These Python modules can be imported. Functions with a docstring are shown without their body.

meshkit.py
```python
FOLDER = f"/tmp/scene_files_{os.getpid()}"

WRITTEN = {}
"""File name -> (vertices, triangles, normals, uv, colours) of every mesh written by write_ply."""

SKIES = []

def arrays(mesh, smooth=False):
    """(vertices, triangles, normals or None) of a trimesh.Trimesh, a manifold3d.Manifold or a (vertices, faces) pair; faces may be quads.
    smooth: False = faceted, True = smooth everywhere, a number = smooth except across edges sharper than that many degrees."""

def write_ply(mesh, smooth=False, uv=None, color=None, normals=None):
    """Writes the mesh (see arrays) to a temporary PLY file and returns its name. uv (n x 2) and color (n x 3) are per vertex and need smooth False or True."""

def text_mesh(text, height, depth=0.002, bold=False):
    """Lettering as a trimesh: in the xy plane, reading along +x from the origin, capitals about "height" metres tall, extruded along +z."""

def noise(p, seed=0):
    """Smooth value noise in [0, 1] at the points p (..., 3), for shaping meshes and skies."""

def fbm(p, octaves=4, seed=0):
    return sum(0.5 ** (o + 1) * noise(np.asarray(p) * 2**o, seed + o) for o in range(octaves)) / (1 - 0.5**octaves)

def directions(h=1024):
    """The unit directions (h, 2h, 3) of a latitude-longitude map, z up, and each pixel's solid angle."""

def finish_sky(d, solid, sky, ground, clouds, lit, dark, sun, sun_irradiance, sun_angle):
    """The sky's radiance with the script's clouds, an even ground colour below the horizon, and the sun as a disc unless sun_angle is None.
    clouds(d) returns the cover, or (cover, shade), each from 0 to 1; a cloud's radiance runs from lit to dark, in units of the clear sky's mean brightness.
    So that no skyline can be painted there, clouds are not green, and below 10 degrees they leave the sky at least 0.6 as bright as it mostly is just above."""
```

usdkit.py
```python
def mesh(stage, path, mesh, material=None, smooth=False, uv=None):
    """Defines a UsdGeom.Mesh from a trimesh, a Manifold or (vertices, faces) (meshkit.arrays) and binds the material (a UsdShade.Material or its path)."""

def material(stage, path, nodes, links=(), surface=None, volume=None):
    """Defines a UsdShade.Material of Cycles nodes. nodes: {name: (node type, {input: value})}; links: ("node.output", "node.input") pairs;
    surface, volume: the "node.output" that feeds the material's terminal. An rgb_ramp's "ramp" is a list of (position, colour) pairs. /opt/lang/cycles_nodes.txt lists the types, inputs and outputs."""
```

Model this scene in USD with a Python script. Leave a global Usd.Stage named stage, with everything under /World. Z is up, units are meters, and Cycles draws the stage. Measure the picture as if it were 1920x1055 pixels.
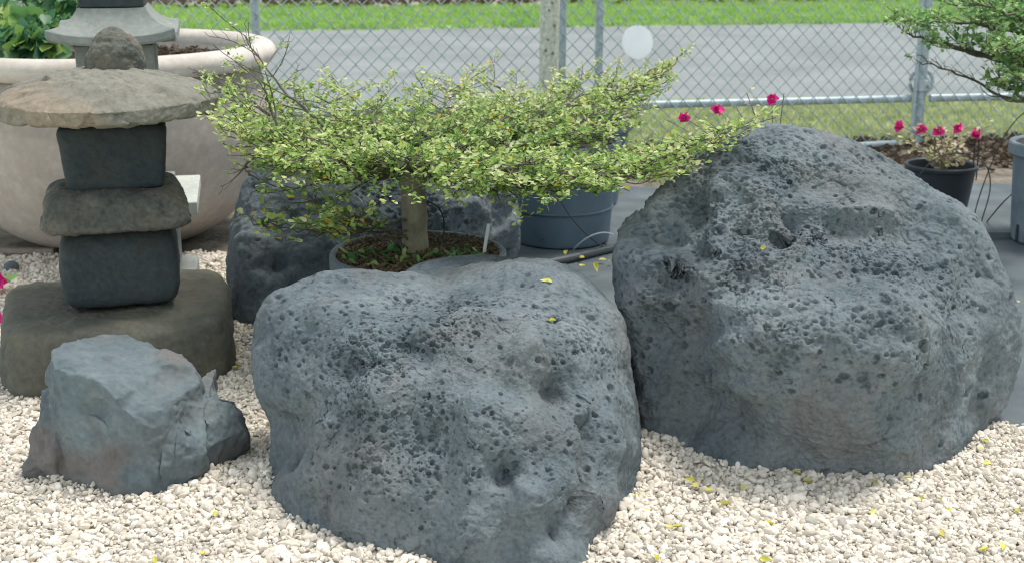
import math
import numpy as np
import trimesh
import manifold3d as m3
from scipy.interpolate import RBFInterpolator
from scipy.spatial import cKDTree
from pxr import Gf, Sdf, Usd, UsdGeom, UsdLux, UsdShade, Vt
import usdkit
from meshkit import fbm, noise

# ------------------------------------------------------------------ camera, sky, sun, exposure
stage = Usd.Stage.CreateInMemory()
UsdGeom.Xform.Define(stage, '/World')
H, PITCH, FPX = 1.40, math.radians(15.7), 2500.0
EXPOSURE = 1.30
SUN_DIR = np.array([0.30, 0.16, 0.94]); SUN_DIR /= np.linalg.norm(SUN_DIR)
SUN_INTENSITY, SUN_ANGLE, SKY_STRENGTH = 0.40, 16.0, 0.075

cam = UsdGeom.Camera.Define(stage, '/World/camera')
cam.CreateHorizontalApertureAttr(36.0)
cam.CreateFocalLengthAttr(36.0 * FPX / 1920.0)
cam.CreateClippingRangeAttr(Gf.Vec2f(0.05, 2000.0))
cam.CreateExposureAttr(EXPOSURE)
cam.CreateFStopAttr(5.6)
cam.CreateFocusDistanceAttr(3.3)
cam.AddTranslateOp().Set(Gf.Vec3d(0, 0, H))
cam.AddRotateXOp().Set(90 - math.degrees(PITCH))

dome = UsdLux.DomeLight.Define(stage, '/World/sky')
dome.GetPrim().SetCustomDataByKey('kind', 'structure')
dome.GetPrim().SetCustomDataByKey('label', 'bright hazy daylight sky above the garden')
dome.GetPrim().SetCustomDataByKey('category', 'sky')
sky_mat = usdkit.material(stage, '/World/Looks/sky_air', {
    'sky': ('sky_texture', {'sky_type': 'single_scattering', 'sun_disc': False, 'sun_elevation': math.asin(SUN_DIR[2]),
                            'sun_rotation': math.atan2(SUN_DIR[0], SUN_DIR[1]), 'aerosol_density': 2.0, 'air_density': 1.0}),
    'tc': ('texture_coordinate', {}),
    'n': ('noise_texture', {'scale': 2.2, 'detail': 6, 'roughness': 0.55}),
    'r': ('rgb_ramp', {'ramp': [(0.30, (0.35, 0.35, 0.35)), (0.62, (0.9, 0.9, 0.9))]}),
    'm': ('mix', {'color2': (6.1, 6.7, 6.8)}),
    'b': ('background_shader', {'strength': SKY_STRENGTH})},
    [('tc.generated', 'n.vector'), ('n.fac', 'r.fac'), ('r.color', 'm.fac'), ('sky.color', 'm.color1'), ('m.color', 'b.color')], surface='b.background')
UsdShade.MaterialBindingAPI.Apply(dome.GetPrim()).Bind(sky_mat)
sun = UsdLux.DistantLight.Define(stage, '/World/sun')
sun.CreateIntensityAttr(SUN_INTENSITY); sun.CreateAngleAttr(SUN_ANGLE); sun.CreateNormalizeAttr(True)
sun.CreateColorAttr(Gf.Vec3f(1.0, 0.965, 0.90))
rot = Gf.Rotation(Gf.Vec3d(0, 0, 1), Gf.Vec3d(*map(float, SUN_DIR)))
sun.AddTransformOp().Set(Gf.Matrix4d().SetRotate(rot))

# ------------------------------------------------------------------ helpers
CP, SP = math.cos(PITCH), math.sin(PITCH)
CAM = np.array([0, 0, H])


def ray(px, py):
    a, b = (px - 960) / FPX, (527.5 - py) / FPX
    return np.array([a, CP + b * SP, -SP + b * CP])


def P3(px, py, Y):                     # the point at distance Y ahead that is seen at a pixel
    d = ray(px, py)
    return CAM + d * (Y / d[1])


def G(px, py, z=0.0):                  # the point on the level z that is seen at a pixel
    d = ray(px, py)
    return CAM + d * ((z - H) / d[2])


def project(v):
    q = v - CAM
    dep = q[:, 1] * CP - q[:, 2] * SP
    up = q[:, 1] * SP + q[:, 2] * CP
    return 960 + FPX * q[:, 0] / dep, 527.5 - FPX * up / dep, dep


_used = {}


def numbered(parent, name):
    key = parent + '/' + name
    n = _used.get(key, 0); _used[key] = n + 1
    return key if n == 0 else f'{key}_{n:03d}'


def tag(prim, label=None, cat=None, group=None, kind=None):
    prim = prim.GetPrim() if hasattr(prim, 'GetPrim') else prim
    for k, v in (('label', label), ('category', cat), ('group', group), ('kind', kind)):
        if v: prim.SetCustomDataByKey(k, v)
    return prim


class Thing:
    def __init__(self, name, label, cat, loc=(0, 0, 0), group=None, kind=None):
        self.path = numbered('/World', name); self.loc = np.array(loc, float)
        x = UsdGeom.Xform.Define(stage, self.path); x.AddTranslateOp().Set(Gf.Vec3d(*map(float, loc)))
        self.prim = tag(x, label, cat, group, kind)

    def part(self, name, mesh, mat, smooth=35, parent=None, label=None, kind=None, tint=None):
        v, f = va(mesh)
        p = numbered(parent or self.path, name)
        m = usdkit.mesh(stage, p, (v - self.loc, f), mat, smooth=smooth)
        if tint is not None:
            UsdGeom.PrimvarsAPI(m).CreatePrimvar('tint', Sdf.ValueTypeNames.FloatArray, 'vertex').Set(Vt.FloatArray.FromNumpy(np.asarray(tint, np.float32)))
        tag(m, label, None, None, kind)
        return p


def va(mesh):
    if isinstance(mesh, (tuple, list)): return np.asarray(mesh[0], float), np.asarray(mesh[1], int)
    if hasattr(mesh, 'to_mesh'):
        q = mesh.to_mesh(); return np.array(q.vert_properties[:, :3], float), np.array(q.tri_verts, int)
    return np.array(mesh.vertices), np.array(mesh.faces)


def solo(name, mesh, mat, label, cat, group=None, kind=None, smooth=35):
    p = numbered('/World', name)
    return tag(usdkit.mesh(stage, p, va(mesh), mat, smooth=smooth), label, cat, group, kind)


def join(ms):
    vs, fs, n = [], [], 0
    for m in ms:
        v, f = va(m); vs.append(v); fs.append(f + n); n += len(v)
    return np.vstack(vs), np.vstack(fs)


def vnormals(v, f):
    n = np.zeros_like(v); c = np.cross(v[f[:, 1]] - v[f[:, 0]], v[f[:, 2]] - v[f[:, 0]])
    for k in range(3): np.add.at(n, f[:, k], c)
    return n / np.maximum(np.linalg.norm(n, axis=1, keepdims=True), 1e-12)


def unit(v):
    v = np.asarray(v, float); return v / np.maximum(np.linalg.norm(v, axis=-1, keepdims=True), 1e-12)


def curve(pts, n):
    pts = np.asarray(pts, float)
    if len(pts) < 3:
        t = np.linspace(0, 1, n)[:, None]; return pts[0] * (1 - t) + pts[-1] * t
    from scipy.interpolate import CubicSpline
    s = np.r_[0, np.cumsum(np.linalg.norm(np.diff(pts, axis=0), axis=1))]
    return CubicSpline(s, pts)(np.linspace(0, s[-1], n))


def tube(pts, r, sides=6, cap=True):
    pts = np.asarray(pts, float); n = len(pts); r = np.broadcast_to(np.asarray(r, float), n)
    t = unit(np.gradient(pts, axis=0))
    ref = np.array([0, 0, 1.0]) if abs(t[:, 2]).mean() < 0.8 else np.array([1.0, 0, 0])
    u = unit(np.cross(t, ref)); w = np.cross(t, u)
    a = np.arange(sides) * 2 * np.pi / sides
    v = pts[:, None] + r[:, None, None] * (np.cos(a)[None, :, None] * u[:, None] + np.sin(a)[None, :, None] * w[:, None])
    v = v.reshape(-1, 3)
    i = np.arange(n - 1)[:, None] * sides; j = np.arange(sides)[None]; k = (j + 1) % sides
    q = np.stack([i + j, i + k, i + sides + k, i + sides + j], -1).reshape(-1, 4)
    f = np.vstack([q[:, [0, 2, 1]], q[:, [0, 3, 2]]])
    if cap:
        v = np.vstack([v, pts[0], pts[-1]]); b = n * sides; e = (n - 1) * sides; j = np.arange(sides); k = (j + 1) % sides
        f = np.vstack([f, np.stack([np.full(sides, b), j, k], 1), np.stack([np.full(sides, b + 1), e + k, e + j], 1)])
    return v, f


def lathe(profile, sides=64, c=(0, 0, 0)):
    pr = np.asarray(profile, float); n = len(pr); a = np.arange(sides) * 2 * np.pi / sides
    v = np.stack([pr[:, None, 0] * np.cos(a), pr[:, None, 0] * np.sin(a), np.broadcast_to(pr[:, None, 1], (n, sides))], -1).reshape(-1, 3) + np.asarray(c)
    i = np.arange(n - 1)[:, None] * sides; j = np.arange(sides)[None]; k = (j + 1) % sides
    q = np.stack([i + j, i + k, i + sides + k, i + sides + j], -1).reshape(-1, 4)
    return v, np.vstack([q[:, [0, 1, 2]], q[:, [0, 2, 3]]])


def grid(x0, x1, y0, y1, nx, ny, zf):
    X, Y = np.meshgrid(np.linspace(x0, x1, nx), np.linspace(y0, y1, ny))
    v = np.stack([X, Y, zf(X, Y)], -1).reshape(-1, 3)
    i = (np.arange(ny - 1)[:, None] * nx + np.arange(nx - 1)[None]).ravel()
    return v, np.vstack([np.stack([i, i + 1, i + nx + 1], 1), np.stack([i, i + nx + 1, i + nx], 1)])


def rbox(sx, sy, sz, r, seg=24):       # rounded box centred on the origin
    s = m3.Manifold.sphere(r, seg)
    return m3.Manifold.batch_hull([s.translate([x * (sx / 2 - r), y * (sy / 2 - r), z * (sz / 2 - r)]) for x in (-1, 1) for y in (-1, 1) for z in (-1, 1)])


def rotz(v, a):
    c, s = math.cos(a), math.sin(a); v = np.asarray(v, float)
    return np.stack([v[..., 0] * c - v[..., 1] * s, v[..., 0] * s + v[..., 1] * c, v[..., 2]], -1)


# ------------------------------------------------------------------ materials
def mat(name, nodes, links, surface='p.BSDF'):
    return usdkit.material(stage, '/World/Looks/' + name, nodes, links, surface=surface)


def plain(name, c1, c2, scale=8, rough=0.6, bump=0.0, bscale=60, spec=0.4, lo=0.35, hi=0.65, metallic=0.0):
    nodes = {'g': ('geometry', {}), 'n': ('noise_texture', {'scale': scale, 'detail': 5, 'roughness': 0.6}),
             'r': ('rgb_ramp', {'ramp': [(lo, c1), (hi, c2)]}), 'p': ('principled_bsdf', {'roughness': rough, 'specular_ior_level': spec, 'metallic': metallic})}
    links = [('g.position', 'n.vector'), ('n.fac', 'r.fac'), ('r.color', 'p.base_color')]
    if bump:
        nodes['n2'] = ('noise_texture', {'scale': bscale, 'detail': 6, 'roughness': 0.65}); nodes['b'] = ('bump', {'strength': 1.0, 'distance': bump})
        links += [('g.position', 'n2.vector'), ('n2.fac', 'b.height'), ('b.normal', 'p.normal')]
    return mat(name, nodes, links)


def rock_mat(name, c1, c2, tint, tintamt=0.6, bump=0.004, bscale=110, scale=4, speck=0.55, dust=None, voro=0.0):
    nodes = {'g': ('geometry', {}),
             'n': ('noise_texture', {'scale': scale, 'detail': 6, 'roughness': 0.6}),
             'r': ('rgb_ramp', {'ramp': [(0.32, c1), (0.68, c2)]}),
             'nt': ('noise_texture', {'scale': scale * 0.8, 'detail': 3, 'roughness': 0.5, 'distortion': 0.6}),
             'mp': ('mapping', {'location': (7.3, 2.1, 4.4)}),
             'rt': ('rgb_ramp', {'ramp': [(0.50, (0, 0, 0)), (0.68, (tintamt,) * 3)]}),
             'mt': ('mix', {'color2': tint}),
             'ns': ('noise_texture', {'scale': bscale * 0.7, 'detail': 5, 'roughness': 0.75}),
             'rs': ('rgb_ramp', {'ramp': [(0.30, (speck,) * 3), (0.5, (1, 1, 1)), (0.75, (1.25, 1.25, 1.25))]}),
             'ms': ('mix', {'mix_type': 'multiply', 'fac': 1.0}),
             'nb': ('noise_texture', {'scale': bscale, 'detail': 7, 'roughness': 0.7}),
             'b': ('bump', {'strength': 1.0, 'distance': bump}),
             'p': ('principled_bsdf', {'roughness': 0.82, 'specular_ior_level': 0.3})}
    links = [('g.position', 'n.vector'), ('n.fac', 'r.fac'), ('g.position', 'mp.vector'), ('mp.vector', 'nt.vector'), ('nt.fac', 'rt.fac'), ('rt.color', 'mt.fac'),
             ('r.color', 'mt.color1'), ('g.position', 'ns.vector'), ('ns.fac', 'rs.fac'), ('mt.color', 'ms.color1'), ('rs.color', 'ms.color2'),
             ('g.position', 'nb.vector'), ('nb.fac', 'b.height'), ('b.normal', 'p.normal')]
    if dust:
        nodes |= {'sx': ('separate_xyz', {}), 'rd': ('rgb_ramp', {'ramp': [(0.55, (0, 0, 0)), (0.95, (0.75,) * 3)]}),
                  'nd': ('noise_texture', {'scale': 14, 'detail': 5}), 'rn': ('rgb_ramp', {'ramp': [(0.3, (0.3,) * 3), (0.6, (1, 1, 1))]}),
                  'mm': ('mix', {'mix_type': 'multiply', 'fac': 1.0}), 'md': ('mix', {'color2': dust})}
        links += [('g.normal', 'sx.vector'), ('sx.z', 'rd.fac'), ('g.position', 'nd.vector'), ('nd.fac', 'rn.fac'), ('rd.color', 'mm.color1'), ('rn.color', 'mm.color2'),
                  ('mm.color', 'md.fac'), ('ms.color', 'md.color1'), ('md.color', 'p.base_color')]
    else:
        links.append(('ms.color', 'p.base_color'))
    return mat(name, nodes, links)


M = {}
M['lava'] = rock_mat('lava_rock', (0.081, 0.105, 0.119), (0.182, 0.212, 0.226), (0.165, 0.152, 0.146), 0.45, 0.006, 95)
M['lava_dark'] = rock_mat('dark_lava_rock', (0.078, 0.101, 0.120), (0.158, 0.190, 0.21), (0.13, 0.135, 0.14), 0.5, 0.006, 85)
M['slate'] = rock_mat('slate_rock', (0.080, 0.104, 0.116), (0.138, 0.168, 0.178), (0.14, 0.118, 0.108), 0.8, 0.0025, 60, speck=0.8)
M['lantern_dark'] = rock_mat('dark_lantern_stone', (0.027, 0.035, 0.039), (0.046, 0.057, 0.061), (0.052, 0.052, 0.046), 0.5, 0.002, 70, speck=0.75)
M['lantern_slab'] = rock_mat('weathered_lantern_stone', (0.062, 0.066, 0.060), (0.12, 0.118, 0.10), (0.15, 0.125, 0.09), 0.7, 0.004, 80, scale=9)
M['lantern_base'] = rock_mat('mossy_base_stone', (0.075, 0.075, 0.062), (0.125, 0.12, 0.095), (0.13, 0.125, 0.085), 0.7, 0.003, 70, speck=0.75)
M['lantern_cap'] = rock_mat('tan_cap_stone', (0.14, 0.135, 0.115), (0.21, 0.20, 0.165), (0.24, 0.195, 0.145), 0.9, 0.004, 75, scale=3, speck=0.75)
M['concrete'] = rock_mat('grey_concrete', (0.17, 0.185, 0.175), (0.25, 0.265, 0.245), (0.12, 0.13, 0.13), 0.5, 0.002, 60, speck=0.85)
M['pale_concrete'] = rock_mat('pale_concrete', (0.40, 0.42, 0.38), (0.50, 0.51, 0.47), (0.3, 0.3, 0.28), 0.4, 0.001, 60, speck=0.9)
M['terracotta'] = rock_mat('pale_terracotta', (0.34, 0.30, 0.266), (0.42, 0.375, 0.336), (0.34, 0.28, 0.24), 0.5, 0.0015, 30, scale=2.2, speck=0.88)
M['rim'] = rock_mat('terracotta_rim', (0.46, 0.415, 0.37), (0.55, 0.50, 0.45), (0.43, 0.375, 0.33), 0.5, 0.0015, 30, scale=4, speck=0.88)
M['tub'] = plain('blue_grey_plastic', (0.058, 0.090, 0.120), (0.080, 0.117, 0.148), 5, 0.55, 0.0008, 40)
M['black_plastic'] = plain('black_plastic', (0.011, 0.014, 0.020), (0.022, 0.027, 0.035), 7, 0.5, 0.0005, 60)
M['grey_plastic'] = plain('weathered_plastic', (0.085, 0.115, 0.14), (0.15, 0.185, 0.215), 9, 0.6, 0.0006, 60)
M['tube'] = plain('black_tube', (0.016, 0.018, 0.02), (0.03, 0.034, 0.036), 20, 0.5)
M['pipe'] = plain('dark_pipe', (0.035, 0.045, 0.05), (0.06, 0.07, 0.08), 10, 0.55)
M['steel'] = plain('galvanised_steel', (0.27, 0.33, 0.36), (0.38, 0.44, 0.46), 30, 0.5, 0, spec=0.6, metallic=0.25)
M['wire'] = plain('fence_wire', (0.26, 0.34, 0.36), (0.38, 0.46, 0.47), 30, 0.5, 0, metallic=0.1)
M['white'] = plain('white_paint', (0.78, 0.81, 0.82), (0.84, 0.86, 0.86), 10, 0.5)
M['post'] = plain('lichen_timber', (0.30, 0.31, 0.25), (0.52, 0.54, 0.45), 45, 0.8, 0.003, 50)
M['knot'] = plain('dark_knot', (0.12, 0.11, 0.09), (0.2, 0.19, 0.16), 45, 0.8)
M['soil'] = plain('dark_soil', (0.035, 0.028, 0.02), (0.085, 0.07, 0.05), 30, 0.9, 0.01, 50)
M['mulch'] = None
M['bark'] = plain('olive_bark', (0.17, 0.155, 0.105), (0.29, 0.265, 0.185), 22, 0.75, 0.002, 90)
M['bark_dark'] = plain('dark_bark', (0.06, 0.056, 0.04), (0.13, 0.12, 0.085), 22, 0.8, 0.002, 90)
M['stick'] = plain('grey_stick', (0.20, 0.16, 0.13), (0.30, 0.25, 0.2), 22, 0.8, 0.002, 90)
M['gravel_bed'] = plain('gravel_bed', (0.40, 0.365, 0.31), (0.62, 0.575, 0.50), 90, 0.9, 0.01, 90)
M['fabric'] = None
M['dirt'] = plain('dirt', (0.10, 0.085, 0.06), (0.24, 0.205, 0.16), 9, 0.9, 0.02, 30)
M['far_dirt'] = plain('litter_ground', (0.26, 0.22, 0.185), (0.42, 0.36, 0.32), 3, 0.9, 0.02, 12)
M['turf'] = plain('turf', (0.24, 0.29, 0.125), (0.38, 0.42, 0.20), 5, 0.9, 0.02, 40)
M['far_turf'] = plain('far_turf', (0.20, 0.31, 0.10), (0.33, 0.45, 0.16), 2.2, 0.9, 0.02, 20)
M['asphalt'] = mat('pale_asphalt', {'g': ('geometry', {}), 'n': ('noise_texture', {'scale': 1.1, 'detail': 4}), 'r': ('rgb_ramp', {'ramp': [(0.3, (0.155, 0.168, 0.168)), (0.7, (0.22, 0.234, 0.232))]}),
                                    'n2': ('noise_texture', {'scale': 70, 'detail': 3}), 'r2': ('rgb_ramp', {'ramp': [(0.3, (0.82,) * 3), (0.7, (1.12,) * 3)]}),
                                    'm': ('mix', {'mix_type': 'multiply', 'fac': 1.0}), 'p': ('principled_bsdf', {'roughness': 0.85})},
                   [('g.position', 'n.vector'), ('n.fac', 'r.fac'), ('g.position', 'n2.vector'), ('n2.fac', 'r2.fac'), ('r.color', 'm.color1'), ('r2.color', 'm.color2'), ('m.color', 'p.base_color')])
M['fabric'] = mat('weed_fabric', {'g': ('geometry', {}), 'n': ('noise_texture', {'scale': 5, 'detail': 6}), 'r': ('rgb_ramp', {'ramp': [(0.3, (0.048, 0.064, 0.073)), (0.7, (0.105, 0.128, 0.137))]}),
                                  'w': ('wave_texture' if False else 'noise_texture', {'scale': 260, 'detail': 2}), 'b': ('bump', {'distance': 0.002}), 'p': ('principled_bsdf', {'roughness': 0.7})},
                  [('g.position', 'n.vector'), ('n.fac', 'r.fac'), ('r.color', 'p.base_color'), ('g.position', 'w.vector'), ('w.fac', 'b.height'), ('b.normal', 'p.normal')])
M['pebble'] = mat('pebble', {'o': ('object_info', {}), 'r': ('rgb_ramp', {'ramp': [(0, (0.34, 0.33, 0.30)), (0.04, (0.50, 0.45, 0.385)), (0.35, (0.64, 0.57, 0.48)), (0.75, (0.71, 0.645, 0.56)), (1, (0.80, 0.75, 0.67))]}),
                             'g': ('geometry', {}), 'n': ('noise_texture', {'scale': 140, 'detail': 3}), 'r2': ('rgb_ramp', {'ramp': [(0.3, (0.86, 0.85, 0.84)), (0.6, (1, 1, 1))]}),
                             'm': ('mix', {'mix_type': 'multiply', 'fac': 1.0}), 'p': ('principled_bsdf', {'roughness': 0.8, 'specular_ior_level': 0.3})},
                  [('o.random', 'r.fac'), ('g.position', 'n.vector'), ('n.fac', 'r2.fac'), ('r.color', 'm.color1'), ('r2.color', 'm.color2'), ('m.color', 'p.base_color')])


def leaf_mat(name, ramp, by='tint', trans=0.35, rough=0.45):
    src = {'tint': ('attribute', {'attribute': 'tint'}), 'island': ('geometry', {}), 'object': ('object_info', {})}[by]
    out = {'tint': 's.fac', 'island': 's.random_per_island', 'object': 's.random'}[by]
    return mat(name, {'s': src, 'r': ('rgb_ramp', {'ramp': ramp}), 'p': ('principled_bsdf', {'roughness': rough, 'specular_ior_level': 0.4}),
                      't': ('translucent_bsdf', {}), 'x': ('mix_closure', {'fac': trans})},
               [(out, 'r.fac'), ('r.color', 'p.base_color'), ('r.color', 't.color'), ('p.BSDF', 'x.closure1'), ('t.BSDF', 'x.closure2')], surface='x.closure')


M['leaf'] = leaf_mat('olive_leaf', [(0, (0.06, 0.15, 0.035)), (0.3, (0.15, 0.28, 0.055)), (0.6, (0.32, 0.45, 0.11)), (0.85, (0.56, 0.60, 0.24)), (0.91, (0.58, 0.58, 0.36)), (0.93, (0.62, 0.40, 0.03)), (1, (0.72, 0.50, 0.04))])
M['leaf_green'] = leaf_mat('green_leaf', [(0, (0.05, 0.14, 0.05)), (0.4, (0.11, 0.27, 0.085)), (0.75, (0.25, 0.42, 0.14)), (1, (0.44, 0.54, 0.2))])
M['ivy'] = leaf_mat('broad_leaf', [(0, (0.05, 0.13, 0.075)), (0.4, (0.09, 0.23, 0.10)), (0.7, (0.22, 0.38, 0.09)), (1, (0.42, 0.52, 0.14))])
M['varieg'] = leaf_mat('variegated_leaf', [(0, (0.28, 0.34, 0.13)), (0.4, (0.56, 0.54, 0.28)), (0.7, (0.62, 0.54, 0.38)), (1, (0.55, 0.36, 0.26))])
M['petal'] = leaf_mat('magenta_petal', [(0, (0.74, 0.03, 0.27)), (1, (0.85, 0.09, 0.42))], 'island', 0.3)
M['yellow_leaf'] = leaf_mat('fallen_yellow_leaf', [(0, (0.42, 0.42, 0.05)), (0.5, (0.60, 0.55, 0.08)), (1, (0.68, 0.60, 0.20))], 'object', 0.2)
M['litter'] = leaf_mat('dry_leaf', [(0, (0.10, 0.07, 0.045)), (0.5, (0.24, 0.18, 0.12)), (0.85, (0.36, 0.30, 0.20)), (1, (0.5, 0.44, 0.3))], 'island', 0.1, 0.7)
M['chip'] = leaf_mat('bark_chip', [(0, (0.10, 0.075, 0.04)), (0.4, (0.24, 0.18, 0.10)), (0.75, (0.42, 0.33, 0.2)), (0.9, (0.20, 0.26, 0.10)), (1, (0.52, 0.44, 0.28))], 'island', 0.0, 0.8)
M['grass'] = leaf_mat('grass_blade', [(0, (0.28, 0.34, 0.14)), (0.5, (0.42, 0.47, 0.22)), (1, (0.58, 0.59, 0.34))], 'object', 0.3, 0.6)
M['far_grass'] = leaf_mat('far_grass_blade', [(0, (0.18, 0.34, 0.07)), (0.5, (0.28, 0.47, 0.11)), (1, (0.42, 0.54, 0.17))], 'object', 0.3, 0.6)

# ------------------------------------------------------------------ ground, road, verges
YAW = 0.14


def sheet(name, x0, x1, y0, y1, z, m, label, cat, slant=YAW):
    v = np.array([[x0, y0 + slant * x0, z], [x1, y0 + slant * x1, z], [x1, y1 + slant * x1, z], [x0, y1 + slant * x0, z]])
    return solo(name, (v, np.array([[0, 1, 2], [0, 2, 3]])), m, label, cat, kind='structure', smooth=False)


sheet('ground', -400, 400, -300, 900, -0.030, M['turf'], 'flat grassy ground reaching to the horizon', 'ground', 0)
sheet('soil_ground', -6, 7, 4.4, 8.35, -0.012, M['dirt'], 'bare brown soil in front of the fence', 'soil', 0.05)
sheet('near_verge', -30, 30, 7.95, 9.75, -0.010, M['turf'], 'yellowish grass strip between fence and road', 'grass verge')
sheet('road', -90, 90, 9.75, 16.25, -0.006, M['asphalt'], 'pale grey asphalt road behind the fence', 'road')
sheet('far_verge', -90, 90, 16.25, 60, -0.010, M['far_turf'], 'bright green lawn across the road', 'lawn')
EDGE_X = np.array([-3.2, -1.5, -0.95, -0.6, -0.2, 0.4, 0.9, 1.4, 3.2])
EDGE_Y = np.array([5.25, 5.42, 5.38, 4.45, 3.72, 3.66, 3.62, 3.50, 3.53])


def gravel_edge(x): return np.interp(x, EDGE_X, EDGE_Y)


BANKS = [(-0.60, 3.12, 0.12, 0.02), (0.36, 3.32, 0.16, 0.030), (-0.55, 3.05, 0.14, 0.02), (-1.15, 3.1, 0.1, 0.015)]

_b = np.random.default_rng(77)
BANKS += [(*G(px_, py_)[:2], _b.uniform(0.035, 0.07), _b.uniform(0.002, 0.020)) for px_, py_ in ((500, 920), (520, 965), (560, 990), (620, 1012), (700, 1040), (780, 1055), (1120, 1020), (1160, 965), (1195, 905), (1215, 840), (1245, 850), (1290, 868), (1350, 880), (1420, 886), (1490, 890), (1560, 892), (1640, 892), (1720, 892), (1785, 872), (1830, 830), (1860, 805), (100, 905), (170, 925), (240, 940), (330, 928), (390, 885), (450, 820), (440, 640), (440, 580), (60, 720), (20, 690))]


def gh(x, y):
    x, y = np.asarray(x, float), np.asarray(y, float)
    z = 0.030 * (fbm(np.stack([x * 3.1, y * 3.1, 0 * x], -1), 3, 5) - 0.5)
    for bx, by, br, ba in BANKS: z = z + ba * np.exp(-((x - bx) ** 2 + (y - by) ** 2) / br ** 2)
    return z


nx, ny = 130, 90
X, T = np.meshgrid(np.linspace(-3.2, 3.2, nx), np.linspace(0, 1, ny))
Yg = 1.2 + (gravel_edge(X) - 1.2) * T
vb = np.stack([X, Yg, gh(X, Yg) - 0.001], -1).reshape(-1, 3)
i = (np.arange(ny - 1)[:, None] * nx + np.arange(nx - 1)[None]).ravel()
solo('gravel_bed', (vb, np.vstack([np.stack([i, i + 1, i + nx + 1], 1), np.stack([i, i + nx + 1, i + nx], 1)])), M['gravel_bed'],
     'sandy bed under the white gravel', 'ground', kind='structure', smooth=True)


def fab(name, poly, z, thick, label, seed):
    c = m3.CrossSection([np.array(poly)]).extrude(thick).refine_to_length(0.06)
    v, f = va(c)
    v[:, 2] += z + 0.018 * (fbm(np.stack([v[:, 0] * 2.3, v[:, 1] * 2.3, 0 * v[:, 0]], -1), 3, seed) - 0.4)
    return solo(name, (v, f), M['fabric'], label, 'ground cloth', kind='structure', smooth=30)


fab('weed_fabric', [(-0.9, 4.2), (-0.2, 3.68), (0.4, 3.63), (1.42, 3.47), (3.2, 3.52), (3.2, 5.75), (1.4, 6.6), (0.2, 6.9), (-0.9, 6.6)], -0.004, 0.006, 'grey woven ground cloth behind the boulders', 3)
fab('weed_fabric', [(1.55, 5.62), (3.2, 5.68), (3.3, 6.75), (1.5, 6.65)], 0.004, 0.03, 'raised grey ground cloth under the small black pot', 8)


def instancer(path, protos, pts, idx, quats, scales):
    pi = UsdGeom.PointInstancer.Define(stage, path); rel = pi.CreatePrototypesRel()
    for k, (mesh, m) in enumerate(protos):
        p = f'{path}/shape_{k:03d}'; usdkit.mesh(stage, p, mesh, m, smooth=40); rel.AddTarget(p)
    pi.CreatePositionsAttr(Vt.Vec3fArray.FromNumpy(np.asarray(pts, np.float32)))
    pi.CreateProtoIndicesAttr(Vt.IntArray.FromNumpy(np.asarray(idx, np.int32)))
    q = np.asarray(quats, np.float32)
    pi.CreateOrientationsAttr(Vt.QuathArray([Gf.Quath(float(a[0]), float(a[1]), float(a[2]), float(a[3])) for a in q]))
    pi.CreateScalesAttr(Vt.Vec3fArray.FromNumpy(np.asarray(scales, np.float32)))
    return pi.GetPrim()


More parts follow.
